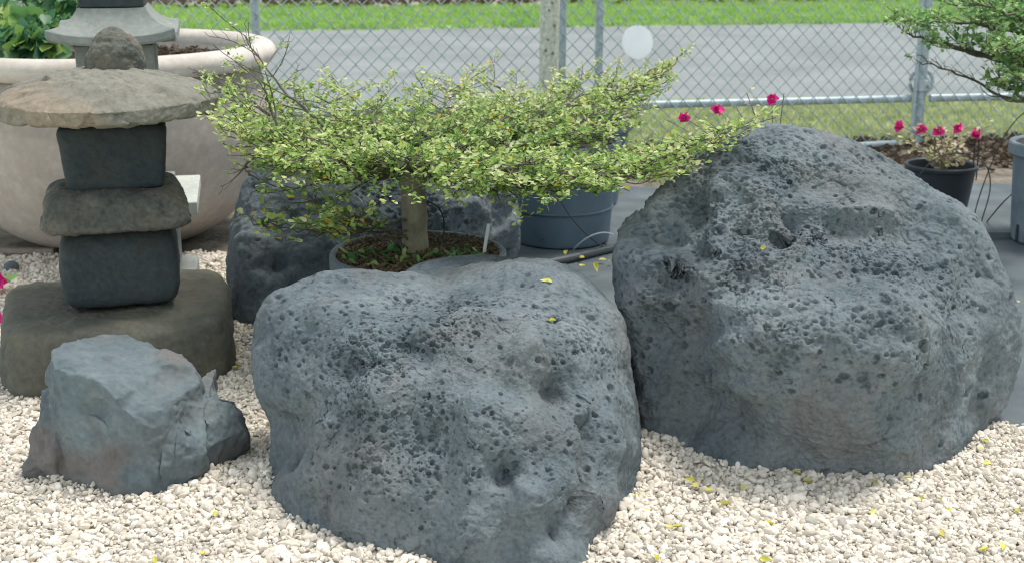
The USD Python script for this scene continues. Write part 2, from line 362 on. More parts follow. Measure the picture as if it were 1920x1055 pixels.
rng = np.random.default_rng(11)
protos = []
for k in range(9):
    s = trimesh.creation.icosphere(2); v = s.vertices.copy()
    cut = unit(rng.normal(size=(9, 3))); lim = rng.uniform(0.55, 0.9, 9)
    for n_, l_ in zip(cut, lim): d = v @ n_ - l_; v -= np.maximum(d, 0)[:, None] * n_ * 0.9
    v *= 1 + 0.22 * (fbm(v * 1.6 + k * 9, 2, k)[:, None] - 0.5)
    v *= np.array([1.0, rng.uniform(0.62, 0.9), rng.uniform(0.5, 0.72)])
    protos.append(((v, s.faces), M['pebble']))
pts = []
for x0, x1, y0, y1, sp in ((-1.62, 1.65, 2.45, 3.75, 0.0108), (-2.3, -0.45, 3.75, 5.42, 0.0118)):
    gx, gy = np.meshgrid(np.arange(x0, x1, sp), np.arange(y0, y1, sp))
    p = np.stack([gx.ravel(), gy.ravel()], 1) + rng.uniform(-0.6, 0.6, (gx.size, 2)) * sp
    p = p[(p[:, 1] < gravel_edge(p[:, 0]) - 0.004 + 0.02 * rng.normal(size=len(p)) * (p[:, 0] < 0.3)) & (np.abs(p[:, 0]) < p[:, 1] * 0.40 + 0.12)]
    pts.append(p)
pts = np.vstack(pts)
sz = np.clip(rng.lognormal(math.log(0.0081), 0.36, len(pts)), 0.0038, 0.019)
big = (noise(np.c_[pts * 4, 0 * pts[:, :1]], 4) - 0.5) * 0.4 + 1
sz *= big
z = gh(pts[:, 0], pts[:, 1]) + rng.uniform(-0.004, 0.005, len(pts)) + sz * 0.15
q = rng.normal(size=(len(pts), 4)); q[:, 1:3] *= 0.45; q = unit(q)
tag(instancer('/World/gravel', protos, np.c_[pts, z], rng.integers(0, 9, len(pts)), q, np.repeat(sz[:, None], 3, 1)),
    'loose white and cream limestone gravel around the rocks', 'gravel', kind='stuff')

# grass tufts
def tuft(r, n, h, spread, w):
    vs, fs = [], []
    for b in range(n):
        a = r.uniform(0, 6.28); o = np.array([math.cos(a), math.sin(a), 0]) * spread * r.random() ** 0.5
        hh = h * r.uniform(0.5, 1.1); lean = unit(np.r_[r.normal(size=2), 0]) * hh * r.uniform(0.1, 0.7); side = unit(np.cross(lean, [0, 0, 1])) * w
        k = len(vs); vs += [o - side, o + side, o + lean * 0.4 + [0, 0, hh * 0.6] + side * 0.7, o + lean * 0.4 + [0, 0, hh * 0.6] - side * 0.7, o + lean + [0, 0, hh * 0.85]]
        fs += [(k, k + 1, k + 2), (k, k + 2, k + 3), (k + 3, k + 2, k + 4)]
    return np.array(vs), np.array(fs)


def tufts(name, m, n, xr, yr, h, spread, w, label, seed, smin=0.6, smax=1.3, ok=None):
    r = np.random.default_rng(seed)
    pr = [(tuft(r, 16, h, spread, w), m) for _ in range(5)]
    x = r.uniform(*xr, n); y = r.uniform(*yr, n) + YAW * x
    keep = (np.abs(x) < y * 0.42 + 0.5)
    if ok is not None: keep &= ok(x, y)
    x, y = x[keep], y[keep]; a = r.uniform(0, 6.28, len(x))
    tag(instancer('/World/' + name, pr, np.c_[x, y, np.full(len(x), -0.012)], r.integers(0, 5, len(x)), np.c_[np.cos(a / 2), 0 * a, 0 * a, np.sin(a / 2)], np.repeat(r.uniform(smin, smax, (len(x), 1)), 3, 1)), label, 'grass', kind='stuff')


tufts('verge_grass', M['grass'], 6000, (-1.5, 5.5), (7.9, 9.7), 0.055, 0.05, 0.003, 'short pale yellowish green grass between the fence and the road', 21)
tufts('lawn_grass', M['far_grass'], 11000, (-9, 10), (16.25, 20.5), 0.09, 0.11, 0.006, 'short bright green grass along the far side of the road', 22, ok=lambda x, y: (fbm(np.c_[x * 0.6, y * 0.9, 0 * x], 3, 2) > (y - YAW * x - 18.6) * 0.3))

# leaf shapes ---------------------------------------------------------------
LEAF_V = np.array([[0, 0, 0], [0, 0.5, -0.05], [0, 0.85, -0.03], [0, 1, 0.0], [-0.22, 0.45, 0.03], [0.22, 0.45, 0.03], [-0.27, 0.78, 0.04], [0.27, 0.78, 0.04]])
LEAF_F = np.array([[0, 1, 4], [0, 5, 1], [1, 2, 6], [1, 6, 4], [1, 7, 2], [1, 5, 7], [2, 3, 6], [2, 7, 3]])
IVY_V = np.array([[0, 0, 0], [0, 0.33, -0.05], [0, 0.68, -0.05], [0, 1, -0.06], [-0.24, -0.10, 0.02], [-0.44, 0.06, 0.04], [-0.48, 0.32, 0.05], [-0.36, 0.60, 0.03], [-0.16, 0.85, 0.0],
                  [0.24, -0.10, 0.02], [0.44, 0.06, 0.04], [0.48, 0.32, 0.05], [0.36, 0.60, 0.03], [0.16, 0.85, 0.0]])
IVY_F = np.array([[0, 4, 1], [1, 4, 5], [1, 5, 6], [1, 6, 7], [1, 7, 2], [2, 7, 8], [2, 8, 3], [0, 1, 9], [1, 10, 9], [1, 11, 10], [1, 12, 11], [1, 2, 12], [2, 13, 12], [2, 3, 13]])[:, ::-1]


def place_leaves(base, dirs, normals, size, V=LEAF_V, F=LEAF_F, fold=1.0):
    y = unit(dirs); x = unit(np.cross(y, normals)); zz = np.cross(x, y)
    L = V * np.array([1, 1, fold])
    v = base[:, None] + size[:, None, None] * (L[None, :, :1] * x[:, None] + L[None, :, 1:2] * y[:, None] + L[None, :, 2:] * zz[:, None])
    return v, F


def merged(v, F):
    n, k = v.shape[:2]
    return v.reshape(-1, 3), (F[None] + (np.arange(n) * k)[:, None, None]).reshape(-1, 3)


# leaf litter below the fence
r = np.random.default_rng(31)
n = 2600
x = r.uniform(-0.2, 4.2, n); y = 6.9 + 1.1 * r.random(n) ** 0.8 + 0.12 * x
d = unit(np.c_[r.normal(size=(n, 2)), r.normal(0, 0.25, n)]); nn = unit(np.c_[r.normal(0, 0.5, (n, 2)), np.ones(n)])
v, F = place_leaves(np.c_[x, y, r.uniform(0, 0.02, n)], d, nn, r.uniform(0.03, 0.075, n), fold=3)
solo('leaf_litter', merged(v, F), M['litter'], 'brown dry leaf litter along the foot of the fence', 'leaf litter', kind='stuff', smooth=False)
n = 2200
x = r.uniform(-7, 9, n); y = 19.6 + 3.0 * r.random(n) + YAW * x
d = unit(np.c_[r.normal(size=(n, 2)), r.normal(0, 0.25, n)]); nn = unit(np.c_[r.normal(0, 0.5, (n, 2)), np.ones(n)])
v, F = place_leaves(np.c_[x, y, r.uniform(0, 0.05, n)], d, nn, r.uniform(0.10, 0.22, n), fold=3)
sheet('litter_ground', -40, 40, 19.6, 26, -0.003, M['far_dirt'], 'pinkish brown bare ground beyond the far lawn', 'ground')
solo('far_litter', merged(v, F), M['litter'], 'dry leaves scattered beyond the far lawn', 'leaf litter', kind='stuff', smooth=False)

# ------------------------------------------------------------------ boulders
def geodesic(n):
    b = trimesh.creation.icosahedron(); V0_, F0_ = np.array(b.vertices), np.array(b.faces)
    ij = [(i_, j_) for i_ in range(n + 1) for j_ in range(n + 1 - i_)]; idx = {p_: k_ for k_, p_ in enumerate(ij)}
    w_ = np.array([(i_, j_, n - i_ - j_) for i_, j_ in ij], float) / n
    tri = [(idx[i_, j_], idx[i_ + 1, j_], idx[i_, j_ + 1]) for i_ in range(n) for j_ in range(n - i_)] + [(idx[i_ + 1, j_], idx[i_ + 1, j_ + 1], idx[i_, j_ + 1]) for i_ in range(n) for j_ in range(n - i_ - 1)]
    tri = np.array(tri); v_ = np.vstack([w_ @ V0_[t_] for t_ in F0_]); f_ = np.vstack([tri + k_ * len(ij) for k_ in range(20)])
    v_ = unit(v_); key = np.round(v_ * 1e6).astype(np.int64); _, first, inv = np.unique(key, axis=0, return_index=True, return_inverse=True)
    return v_[first], inv.ravel()[f_]


ICO_V, ICO_F = geodesic(110)
GEO_V, GEO_F = geodesic(185)
ICO6 = trimesh.creation.icosphere(6); ICO6_V, ICO6_F = np.array(ICO6.vertices), np.array(ICO6.faces)


class Rock:
    def __init__(self, v, f): self.v, self.f = v, f; self.refresh()

    def refresh(self): self.n = vnormals(self.v, self.f); self.kd = cKDTree(self.v)

    def disp(self, d): self.v = self.v + self.n * np.asarray(d)[:, None]

    def buried(self, z=-0.045):          # drop what lies deep under the gravel
        keep = (self.v[self.f][:, :, 2] > z).any(1); f = self.f[keep]; use = np.unique(f); m = np.full(len(self.v), -1); m[use] = np.arange(len(use))
        self.v, self.f = self.v[use], m[f]; self.refresh()

    def pick(self, px, py):
        X, Y, D = project(self.v)
        face = ((CAM - self.v) * self.n).sum(1) > 0
        e = (X - px) ** 2 + (Y - py) ** 2
        near = np.where(face & (e < max(60, e[face].min() * 2)))[0]
        return near[np.argmin(D[near])]

    def sculpt(self, brushes):
        d = np.zeros(len(self.v)); drop = np.zeros_like(self.v)
        for b in brushes:
            px, py, amp, rad = b[:4]; p = self.v[self.pick(px, py)]; q = self.v - p
            if len(b) > 4:                       # stretched along the picture's direction to a second point
                a = unit(self.v[self.pick(b[4], b[5])] - p); L = np.linalg.norm(self.v[self.pick(b[4], b[5])] - p)
                t = np.clip(q @ a, 0, L); q = q - t[:, None] * a
            d += amp * np.exp(-(q ** 2).sum(1) / rad ** 2)
        self.disp(d); self.refresh()

    def facet(self, cell, slope, seed, soft=0.12, step=0.0, mask=None):
        """Break the surface into flat-ish facets of about the size cell, each tilted a little."""
        r = np.random.default_rng(seed); ext = np.ptp(self.v, axis=0)
        n = int(2.2 * (ext[0] * ext[1] + ext[1] * ext[2] + ext[0] * ext[2]) / cell ** 2) + 8
        c = self.v[r.choice(len(self.v), n)]; tilt = slope * r.normal(size=(n, 3)) * 0.7; off = step * r.normal(size=n)
        warp = cell * 0.8 * (np.stack([fbm(self.v / cell * 0.9 + 17 * k_, 2, seed + k_) for k_ in range(3)], -1) - 0.5)
        q = self.v + warp
        dist, idx = cKDTree(c).query(q, k=5, workers=-1)
        w = np.exp(-(dist - dist[:, :1]) / (soft * cell)); w /= w.sum(1, keepdims=True)
        rel = q[:, None] - c[idx]; h_ = np.clip((rel * tilt[idx]).sum(-1), -cell * slope, cell * slope) + off[idx]
        d = (w * h_).sum(1)
        self.disp(d if mask is None else d * mask); self.refresh()

    def pits(self, n, rlo, rhi, seed, mask=None, depth=0.9, stretch=1.7, extra=()):
        r = np.random.default_rng(seed)
        d = np.zeros(len(self.v)); wob = fbm(self.v * 150, 2, seed + 3)
        vis = np.where(self.v[:, 2] > 0)[0]
        w = np.clip(mask[vis], 0, None) if mask is not None else np.ones(len(vis))
        c = r.choice(vis, n, p=w / w.sum()); R = rlo + (rhi - rlo) * r.random(n) ** 4
        c = np.r_[c, [self.pick(a, b) for a, b, _ in extra]].astype(int); R = np.r_[R, [e[2] for e in extra]]
        for k, rad in zip(c, R):
            st = r.uniform(1, stretch); near = np.array(self.kd.query_ball_point(self.v[k], rad * st))
            q = self.v[near] - self.v[k]; nrm = self.n[k]
            t1 = unit(np.cross(nrm, [0, 0, 1]) + 1e-6 + 0.5 * r.normal(size=3)); t1 = unit(t1 - nrm * (t1 @ nrm)); t2 = np.cross(nrm, t1)
            e = ((q @ t1) / (rad * st)) ** 2 + ((q @ t2) / rad) ** 2 + ((q @ nrm) / (2.5 * rad)) ** 2
            e = e * (1 + 0.5 * (wob[near] - 0.5) * 2)
            d[near] = np.minimum(d[near], -depth * rad * r.uniform(0.55, 1.15) * np.clip(1 - np.clip(e, 0, None) ** 2, 0, None))
        self.disp(d); self.refresh()


def star(ctrl, C, V, F, smoothing=1e-4, toward=0.72):
    ctrl = np.asarray(ctrl); C = np.asarray(C, float)
    u = unit(ctrl - C); rr = np.linalg.norm(ctrl - C, axis=1)
    w = unit(unit(CAM - C) * toward + np.array([0, 0, 0.1]))
    d = unit(V + w * toward)
    rk_ = Rock(C + d * RBFInterpolator(u, rr, kernel='thin_plate_spline', smoothing=smoothing)(d)[:, None], F); rk_.buried(); return rk_


def craggy(rock, big, small, micro, seed, ridge=0.0, bscale=4, sscale=22):
    p = rock.v
    dd = big * (fbm(p * bscale, 3, seed) - 0.5) * 2
    rock.disp(dd); rock.refresh(); p = rock.v
    m = fbm(p * 5, 2, seed + 40)
    dd = small * (fbm(p * sscale, 4, seed + 7) - 0.5) * 2 + micro * (fbm(p * 90, 3, seed + 13) - 0.5) * 2
    dd += 0.45 * small * (fbm(p * sscale * 2.8, 3, seed + 9) - 0.5) * 2 * np.clip(fbm(p * 3.3, 2, seed + 44) * 3 - 0.6, 0.25, 1.4)
    if ridge: dd += ridge * (np.abs(fbm(p * 14, 4, seed + 21) - 0.5) * -4 + 0.4) * np.clip((m - 0.38) * 4, 0, 1)
    rock.disp(dd); rock.refresh()


def shape_to(rk, outline, c, rounds=4, ang=240):
    """Reshape a rock across the line of sight until its outline above ground has the given shape."""
    o = np.asarray(outline, float) - c; th = np.arctan2(o[:, 1], o[:, 0]); ra = np.hypot(o[:, 0], o[:, 1]); k = np.argsort(th)
    grid_a = np.linspace(-np.pi, np.pi, ang + 1)[:-1]; want = np.interp(grid_a, np.r_[th[k] - 2 * np.pi, th[k], th[k] + 2 * np.pi], np.tile(ra[k], 3))
    cen = P3(c[0], c[1], 1.0) - CAM
    for _ in range(rounds):
        X_, Y_, D_ = project(rk.v); ok = rk.v[:, 2] > 0.0
        a_ = np.arctan2(Y_ - c[1], X_ - c[0]); r_ = np.hypot(X_ - c[0], Y_ - c[1]); b_ = ((a_ + np.pi) / (2 * np.pi) * ang).astype(int) % ang
        have = np.zeros(ang); np.maximum.at(have, b_[ok], r_[ok]); have = np.maximum(have, 5)
        ratio = np.clip(want / have, 0.6, 1.6); kk = np.exp(-np.linspace(-1.5, 1.5, 7) ** 2); kk /= kk.sum()
        ratio = np.convolve(np.r_[ratio[-6:], ratio, ratio[:6]], kk, 'same')[6:-6]
        s_ = np.interp(a_, np.r_[grid_a - 2 * np.pi, grid_a, grid_a + 2 * np.pi] + np.pi / ang, np.tile(ratio, 3))
        s_ = 1 + (s_ - 1) * np.clip(r_ / (0.5 * have[b_]), 0, 1)
        nx_, ny_ = c[0] + (X_ - c[0]) * s_, c[1] + (Y_ - c[1]) * s_
        f_ = np.array([0, CP, -SP]); right = np.array([1.0, 0, 0]); up_ = np.array([0, SP, CP])
        rk.v = CAM + D_[:, None] * (f_ + ((nx_ - 960) / FPX)[:, None] * right + ((527.5 - ny_) / FPX)[:, None] * up_)
    rk.refresh()


def ground_ring(pts, sink=0.07):
    return [np.array([a[0], a[1], -sink]) for a in pts]


# --- middle boulder
sil = [(469, 690, 3.12), (473, 610, 3.2), (500, 552, 3.3), (545, 532, 3.36), (600, 508, 3.45), (660, 504, 3.48), (735, 511, 3.46), (800, 508, 3.48), (870, 496, 3.52), (935, 488, 3.54), (985, 480, 3.54),
       (1035, 486, 3.5), (1090, 512, 3.42), (1132, 552, 3.36), (1166, 580, 3.34), (1181, 650, 3.26), (1192, 730, 3.2), (1202, 800, 3.14), (1204, 850, 3.12), (478, 745, 3.06), (505, 795, 3.02), (505, 870, 2.97)]
front = [(640, 598, 3.06), (760, 606, 3.00), (900, 600, 3.00), (1040, 606, 3.03), (700, 555, 3.22), (850, 550, 3.24), (1000, 545, 3.26), (560, 640, 3.06), (620, 710, 2.93), (760, 720, 2.87), (900, 720, 2.85), (1040, 720, 2.88), (600, 850, 2.85), (760, 860, 2.765), (900, 860, 2.735), (1060, 850, 2.75), (1140, 800, 2.90), (1130, 690, 3.02)]
base = [G(503, 935), G(520, 962), G(590, 1000), G(700, 1036), G(830, 1062), G(960, 1075), G(1085, 1056), G(1140, 985), G(1195, 905), G(1203, 860)]
ctrl = [P3(*s) for s in sil + front] + base + ground_ring(base) + [np.array(p) for p in ((-0.62, 3.35, -0.05), (-0.55, 3.5, 0.3), (-0.2, 3.66, 0.42), (0.15, 3.64, 0.40), (0.30, 3.45, 0.2), (0.3, 3.4, -0.05), (-0.15, 3.7, 0.05), (-0.15, 3.2, -0.1))]
rk = star(ctrl, (-0.15, 3.12, 0.16), GEO_V, GEO_F, 3e-4, 0.66)
MID_OUT = [(470,640),(468,690),(478,745),(505,795),(508,830),(505,870),(501,915),(512,955),(560,988),(600,1005),(650,1022),(700,1037),(800,1054),(900,1068),(1000,1070),(1085,1058),(1112,1022),(1142,985),(1170,950),(1196,903),(1205,850),(1201,790),(1192,730),(1184,690),(1180,640),(1168,590),(1135,553),(1092,512),(1060,492),(1030,484),(985,480),(935,488),(870,496),(800,508),(735,512),(660,505),(600,510),(550,532),(505,550),(478,590)]
shape_to(rk, MID_OUT, (840, 770))
rk.sculpt([(p_[0], p_[1], p_[2] * 2.3, *p_[3:]) for p_ in [(745, 632, -0.020, 0.045), (800, 655, -0.012, 0.04), (1062, 712, -0.034, 0.055), (1000, 660, 0.014, 0.05), (683, 735, 0.016, 0.07), (640, 690, -0.014, 0.05), (890, 760, 0.018, 0.045, 872, 1000),
           (950, 885, -0.03, 0.032), (930, 810, 0.012, 0.05), (536, 852, -0.022, 0.035), (1112, 790, -0.028, 0.022, 1100, 960), (1150, 800, 0.012, 0.03, 1150, 930), (1032, 580, -0.018, 0.024), (990, 640, 0.010, 0.03, 960, 690),
           (807, 582, -0.008, 0.024), (780, 820, -0.016, 0.06), (600, 800, 0.012, 0.06), (700, 930, 0.010, 0.07), (1065, 1010, -0.02, 0.03), (1000, 930, 0.014, 0.05), (600, 560, 0.012, 0.06), (905, 580, 0.01, 0.06)]])
rk.facet(0.17, 0.20, 340, 0.16); rk.facet(0.07, 0.12, 301, 0.15)
craggy(rk, 0.006, 0.0050, 0.0022, 3, 0.004)
rk.facet(0.016, 0.17, 302, 0.10, 0.0006, np.clip(fbm(rk.v * 6, 3, 303) * 3 - 0.9, 0.15, 1.2))
shape_to(rk, MID_OUT, (840, 770), 2)
mask = np.clip(fbm(rk.v * 5.5, 4, 9) - 0.33, 0.02, 1) ** 1.4 * (0.05 + np.clip(rk.v[:, 2] / 0.42, 0, 1.2) ** 2.2)
rk.pits(5200, 0.0019, 0.0068, 5, mask, 1.6, 1.8, [(726, 705, 0.010), (1114, 590, 0.012), (1120, 611, 0.013), (1106, 628, 0.011), (950, 672, 0.013), (1018, 675, 0.009), (697, 876, 0.008), (708, 878, 0.009), (640, 515, 0.014), (668, 518, 0.012), (780, 585, 0.008), (1045, 590, 0.014), (1150, 720, 0.013), (1148, 745, 0.012), (1100, 870, 0.010)])
MID = rk
solo('porous_boulder', (rk.v, rk.f), M['lava'], 'broad blue grey lava boulder in the centre foreground with flat pitted top', 'boulder', smooth=True)

# --- dark low rock between the middle boulder and the tree pot
sil = [(775, 500, 3.68), (800, 492, 3.7), (850, 482, 3.72), (920, 477, 3.74), (965, 486, 3.72), (985, 500, 3.7), (760, 515, 3.66)]
ctrl = [P3(*s) for s in sil] + [np.array(p) for p in ((-0.35, 3.7, 0.1), (-0.1, 3.58, 0.3), (0.08, 3.7, 0.1), (-0.1, 3.86, 0.2), (-0.1, 3.84, -0.05), (-0.1, 3.56, 0), (-0.35, 3.7, -0.05), (0.06, 3.7, -0.05), (-0.12, 3.7, -0.1))]
rk = star(ctrl, (-0.13, 3.7, 0.18), ICO6_V[:], ICO6_F, 1e-3, 0.2)
craggy(rk, 0.004, 0.004, 0.001, 33)
solo('low_rock', (rk.v, rk.f), M['lava_dark'], 'dark grey rock peeking up between the central boulder and the round tree pot', 'rock', smooth=True)

# --- big right boulder
sil = [(1147, 470, 3.62), (1148, 540, 3.58), (1165, 610, 3.52), (1183, 690, 3.46), (1197, 760, 3.41), (1165, 425, 3.7), (1205, 385, 3.76), (1250, 335, 3.82), (1295, 285, 3.9), (1345, 250, 3.95), (1400, 232, 3.98), (1445, 231, 3.98),
       (1500, 240, 3.96), (1560, 250, 3.95), (1620, 272, 3.93), (1680, 305, 3.9), (1740, 345, 3.86), (1790, 370, 3.82), (1830, 398, 3.78), (1855, 440, 3.74), (1878, 490, 3.7), (1903, 545, 3.64), (1919, 600, 3.58), (1917, 660, 3.55), (1904, 720, 3.52), (1884, 765, 3.5)]
front = [(1225, 450, 3.70), (1285, 400, 3.60), (1345, 340, 3.58), (1400, 300, 3.66), (1330, 480, 3.34), (1450, 420, 3.46), (1560, 350, 3.62), (1680, 420, 3.52), (1780, 450, 3.52), (1450, 520, 3.25), (1600, 520, 3.26), (1720, 540, 3.27), (1840, 560, 3.46), (1290, 600, 3.34), (1400, 650, 3.10),
         (1500, 650, 3.05), (1610, 655, 3.03), (1720, 650, 3.09), (1820, 660, 3.34), (1235, 700, 3.48), (1480, 800, 3.12), (1650, 800, 3.11), (1780, 780, 3.25), (1320, 790, 3.30), (1225, 570, 3.58)]
base = [G(1217, 827), G(1245, 846), G(1300, 866), G(1380, 880), G(1480, 887), G(1600, 889), G(1740, 888), G(1785, 868), G(1832, 824), G(1862, 797)]
ctrl = [P3(*s) for s in sil + front] + base + ground_ring(base) + [np.array(p) for p in ((1.30, 3.8, 0.25), (1.2, 4.05, 0.3), (0.85, 4.25, 0.45), (0.55, 4.2, 0.3), (0.38, 3.9, 0.15), (1.25, 3.85, -0.05), (0.85, 4.25, -0.05), (0.4, 3.85, -0.05), (0.82, 3.65, -0.1))]
rk = star(ctrl, (0.83, 3.66, 0.33), GEO_V, GEO_F)
BIG_OUT = [(1147,470),(1148,540),(1165,610),(1183,690),(1197,760),(1212,828),(1245,847),(1300,866),(1380,881),(1480,888),(1600,890),(1740,889),(1785,868),(1832,824),(1862,797),(1886,763),(1904,720),(1917,660),(1919,600),(1903,545),(1878,490),(1855,440),(1830,398),(1790,370),(1740,345),(1680,305),(1620,272),(1560,250),(1500,238),(1445,231),(1400,232),(1345,250),(1295,288),(1250,338),(1205,385),(1165,420)]
shape_to(rk, BIG_OUT, (1530, 580))
rk.sculpt([(p_[0], p_[1], p_[2] * (1.8 if p_[1] < 480 else 1.5), *p_[3:]) for p_ in [(1498, 410, -0.034, 0.040), (1458, 446, -0.018, 0.022), (1420, 330, 0.016, 0.05, 1440, 420), (1340, 345, 0.014, 0.045, 1340, 480), (1560, 395, 0.022, 0.03, 1665, 398), (1590, 435, -0.016, 0.055, 1690, 430), (1717, 405, -0.014, 0.06), (1783, 392, 0.020, 0.045),
           (1664, 575, 0.024, 0.08), (1560, 510, -0.016, 0.05, 1640, 500), (1551, 715, -0.028, 0.085), (1430, 690, -0.014, 0.09), (1600, 660, 0.012, 0.04, 1700, 680), (1740, 735, -0.020, 0.06), (1700, 800, 0.010, 0.08), (1500, 480, 0.016, 0.06), (1265, 520, -0.02, 0.05), (1255, 430, -0.02, 0.04), (1230, 620, -0.012, 0.06),
           (1850, 600, 0.012, 0.05, 1800, 720), (1875, 690, -0.02, 0.035, 1840, 770), (1530, 330, -0.015, 0.05), (1620, 330, 0.012, 0.05), (1380, 420, -0.018, 0.035, 1370, 520), (1480, 300, 0.012, 0.05), (1740, 480, -0.02, 0.05), (1790, 520, 0.015, 0.05)]])
rk.facet(0.20, 0.20, 310, 0.15); rk.facet(0.08, 0.15, 311, 0.15)
craggy(rk, 0.007, 0.0065, 0.0026, 17, 0.007)
rk.facet(0.018, 0.18, 312, 0.10, 0.0008, np.clip(fbm(rk.v * 5, 3, 313) * 3 - 0.9, 0.15, 1.2))
shape_to(rk, BIG_OUT, (1530, 580), 2)
mask = np.clip(fbm(rk.v * 5, 4, 19) - 0.33, 0.02, 1) ** 1.4 * (0.04 + np.clip((rk.v[:, 2] - 0.1) / 0.5, 0, 1.3) ** 1.6)
rk.pits(7500, 0.0021, 0.0078, 6, mask, 1.55, 2.0, [(1458, 446, 0.02), (1485, 440, 0.014), (1335, 370, 0.014), (1325, 390, 0.012), (1352, 425, 0.014), (1258, 500, 0.02), (1250, 580, 0.014), (1660, 555, 0.014), (1740, 650, 0.014), (1848, 580, 0.014), (1905, 560, 0.012), (1818, 742, 0.012), (1310, 395, 0.013), (1850, 740, 0.011), (1455, 355, 0.01), (1390, 430, 0.012)])
BIG = rk
solo('large_boulder', (rk.v, rk.f), M['lava'], 'largest lava boulder on the right, tall and pitted, with a sloping shoulder', 'boulder', smooth=True)

# --- back boulder
sil = [(428, 560, 4.5), (430, 480, 4.58), (440, 400, 4.68), (455, 350, 4.75), (490, 315, 4.85), (540, 298, 4.95), (620, 300, 5.0), (700, 312, 5.02), (780, 318, 5.05), (860, 318, 5.08), (920, 322, 5.1), (955, 345, 5.12), (966, 390, 5.14), (970, 440, 5.16)]
front = [(480, 450, 4.5), (540, 420, 4.55), (540, 520, 4.46), (620, 400, 4.62), (640, 480, 4.55), (730, 400, 4.72), (830, 400, 4.82), (920, 390, 4.98), (910, 440, 4.96)]
base = [G(432, 592), G(450, 610), G(475, 612), G(560, 590), G(640, 560), G(760, 530), G(860, 510), G(950, 490), G(970, 476)]
ctrl = [P3(*s) for s in sil + front] + base + ground_ring(base) + [np.array(p) for p in ((-0.95, 5.0, 0.2), (-0.5, 5.35, 0.3), (-0.1, 5.4, 0.25), (-0.95, 5.0, -0.05), (-0.5, 5.35, -0.05), (0.0, 5.35, -0.05), (-0.5, 4.9, -0.1))]
rk = star(ctrl, (-0.48, 4.92, 0.2), ICO_V, ICO_F, 1e-3, 0.5)
shape_to(rk, [(428,560),(430,480),(440,400),(455,350),(490,315),(540,298),(620,300),(700,312),(780,318),(860,318),(920,322),(955,345),(966,390),(970,440),(972,476),(950,490),(860,510),(760,532),(640,565),(560,592),(475,614),(450,612),(432,594)], (680, 440))
rk.sculpt([(526, 500, -0.05, 0.045), (545, 394, -0.03, 0.02), (470, 420, -0.02, 0.04), (600, 450, 0.02, 0.05), (495, 520, 0.012, 0.04), (640, 520, -0.02, 0.05), (930, 420, -0.02, 0.025, 940, 470)])
rk.facet(0.14, 0.3, 320, 0.15); rk.facet(0.05, 0.3, 321, 0.14)
craggy(rk, 0.006, 0.008, 0.002, 27, 0.006)
mask = np.clip(fbm(rk.v * 4, 3, 29) - 0.36, 0.01, 1)
rk.pits(700, 0.006, 0.014, 7, mask, 1.0, 1.8, [(545, 394, 0.018), (462, 477, 0.012), (470, 553, 0.011), (492, 412, 0.018), (480, 355, 0.014)])
solo('back_boulder', (rk.v, rk.f), M['lava_dark'], 'dark lava boulder standing behind the potted tree, left of the blue grey tub', 'boulder', smooth=True)

# --- small angular rock
def hull(pts): return m3.Manifold.hull_points(np.array(pts, float))


def low(px, py, dz=0.06): p = G(px, py); return [p[0], p[1], -dz]


main = hull([P3(92, 655, 3.16), P3(98, 690, 3.10), P3(150, 634, 3.34), P3(235, 624, 3.42), P3(268, 640, 3.40), P3(340, 664, 3.34), P3(370, 690, 3.24), P3(376, 715, 3.2), P3(250, 782, 3.02), P3(185, 715, 3.06), P3(300, 770, 3.06),
             low(96, 905), low(130, 908), low(240, 938), low(330, 925), low(392, 880), low(380, 840), [-1.06, 3.45, -0.06], [-0.8, 3.5, -0.06], G(96, 890), G(240, 932), G(390, 872)])
shard = hull([P3(365, 735, 3.26), P3(392, 722, 3.30), P3(420, 748, 3.28), P3(392, 790, 3.16), P3(350, 840, 3.06), low(375, 890), low(425, 820), P3(410, 770, 3.24), [-0.78, 3.42, -0.05], P3(340, 800, 3.1)])
shard2 = hull([P3(396, 775, 3.20), P3(442, 750, 3.28), P3(460, 806, 3.22), low(455, 822), low(396, 878), P3(372, 850, 3.08), P3(360, 830, 3.1), [-0.70, 3.36, -0.05], low(345, 900), P3(335, 770, 3.10), P3(350, 740, 3.18), P3(330, 850, 3.04)])
wedge = hull([P3(86, 730, 3.2), P3(110, 720, 3.15), P3(62, 800, 3.17), P3(44, 878, 3.10), low(40, 884), low(110, 900), [-1.12, 3.35, -0.05], [-1.0, 3.35, 0.12], P3(100, 860, 3.06)])
bridge = hull([P3(310, 745, 3.10), P3(385, 762, 3.17), P3(300, 880, 3.02), low(310, 922), low(395, 880), P3(388, 850, 3.08), [-0.8, 3.4, -0.05], [-0.8, 3.4, 0.2]])
mm = (main + bridge + shard + shard2 + wedge).refine_to_length(0.005)
v, f = va(mm); t = trimesh.Trimesh(v, f, process=True); trimesh.smoothing.filter_taubin(t, iterations=20)
rk = Rock(np.array(t.vertices), np.array(t.faces))
rk.facet(0.10, 0.16, 334, 0.10); rk.facet(0.035, 0.17, 335, 0.10)
rk.sculpt([(175, 770, -0.026, 0.045), (225, 840, -0.016, 0.05), (130, 780, 0.008, 0.03), (235, 755, -0.012, 0.02), (330, 745, 0.008, 0.03), (330, 700, -0.010, 0.025, 290, 740), (365, 790, -0.016, 0.025)])
craggy(rk, 0.004, 0.0030, 0.0010, 51, 0.006, sscale=26)
rk.facet(0.014, 0.20, 332, 0.10, 0.0004)
solo('angular_rock', (rk.v, rk.f), M['slate'], 'small angular slate grey rock with a sharp shard, before the stone lantern', 'rock', smooth=60)

# ------------------------------------------------------------------ stone lantern (left)
LX, LY, LA = -1.265, 4.10, 0.27


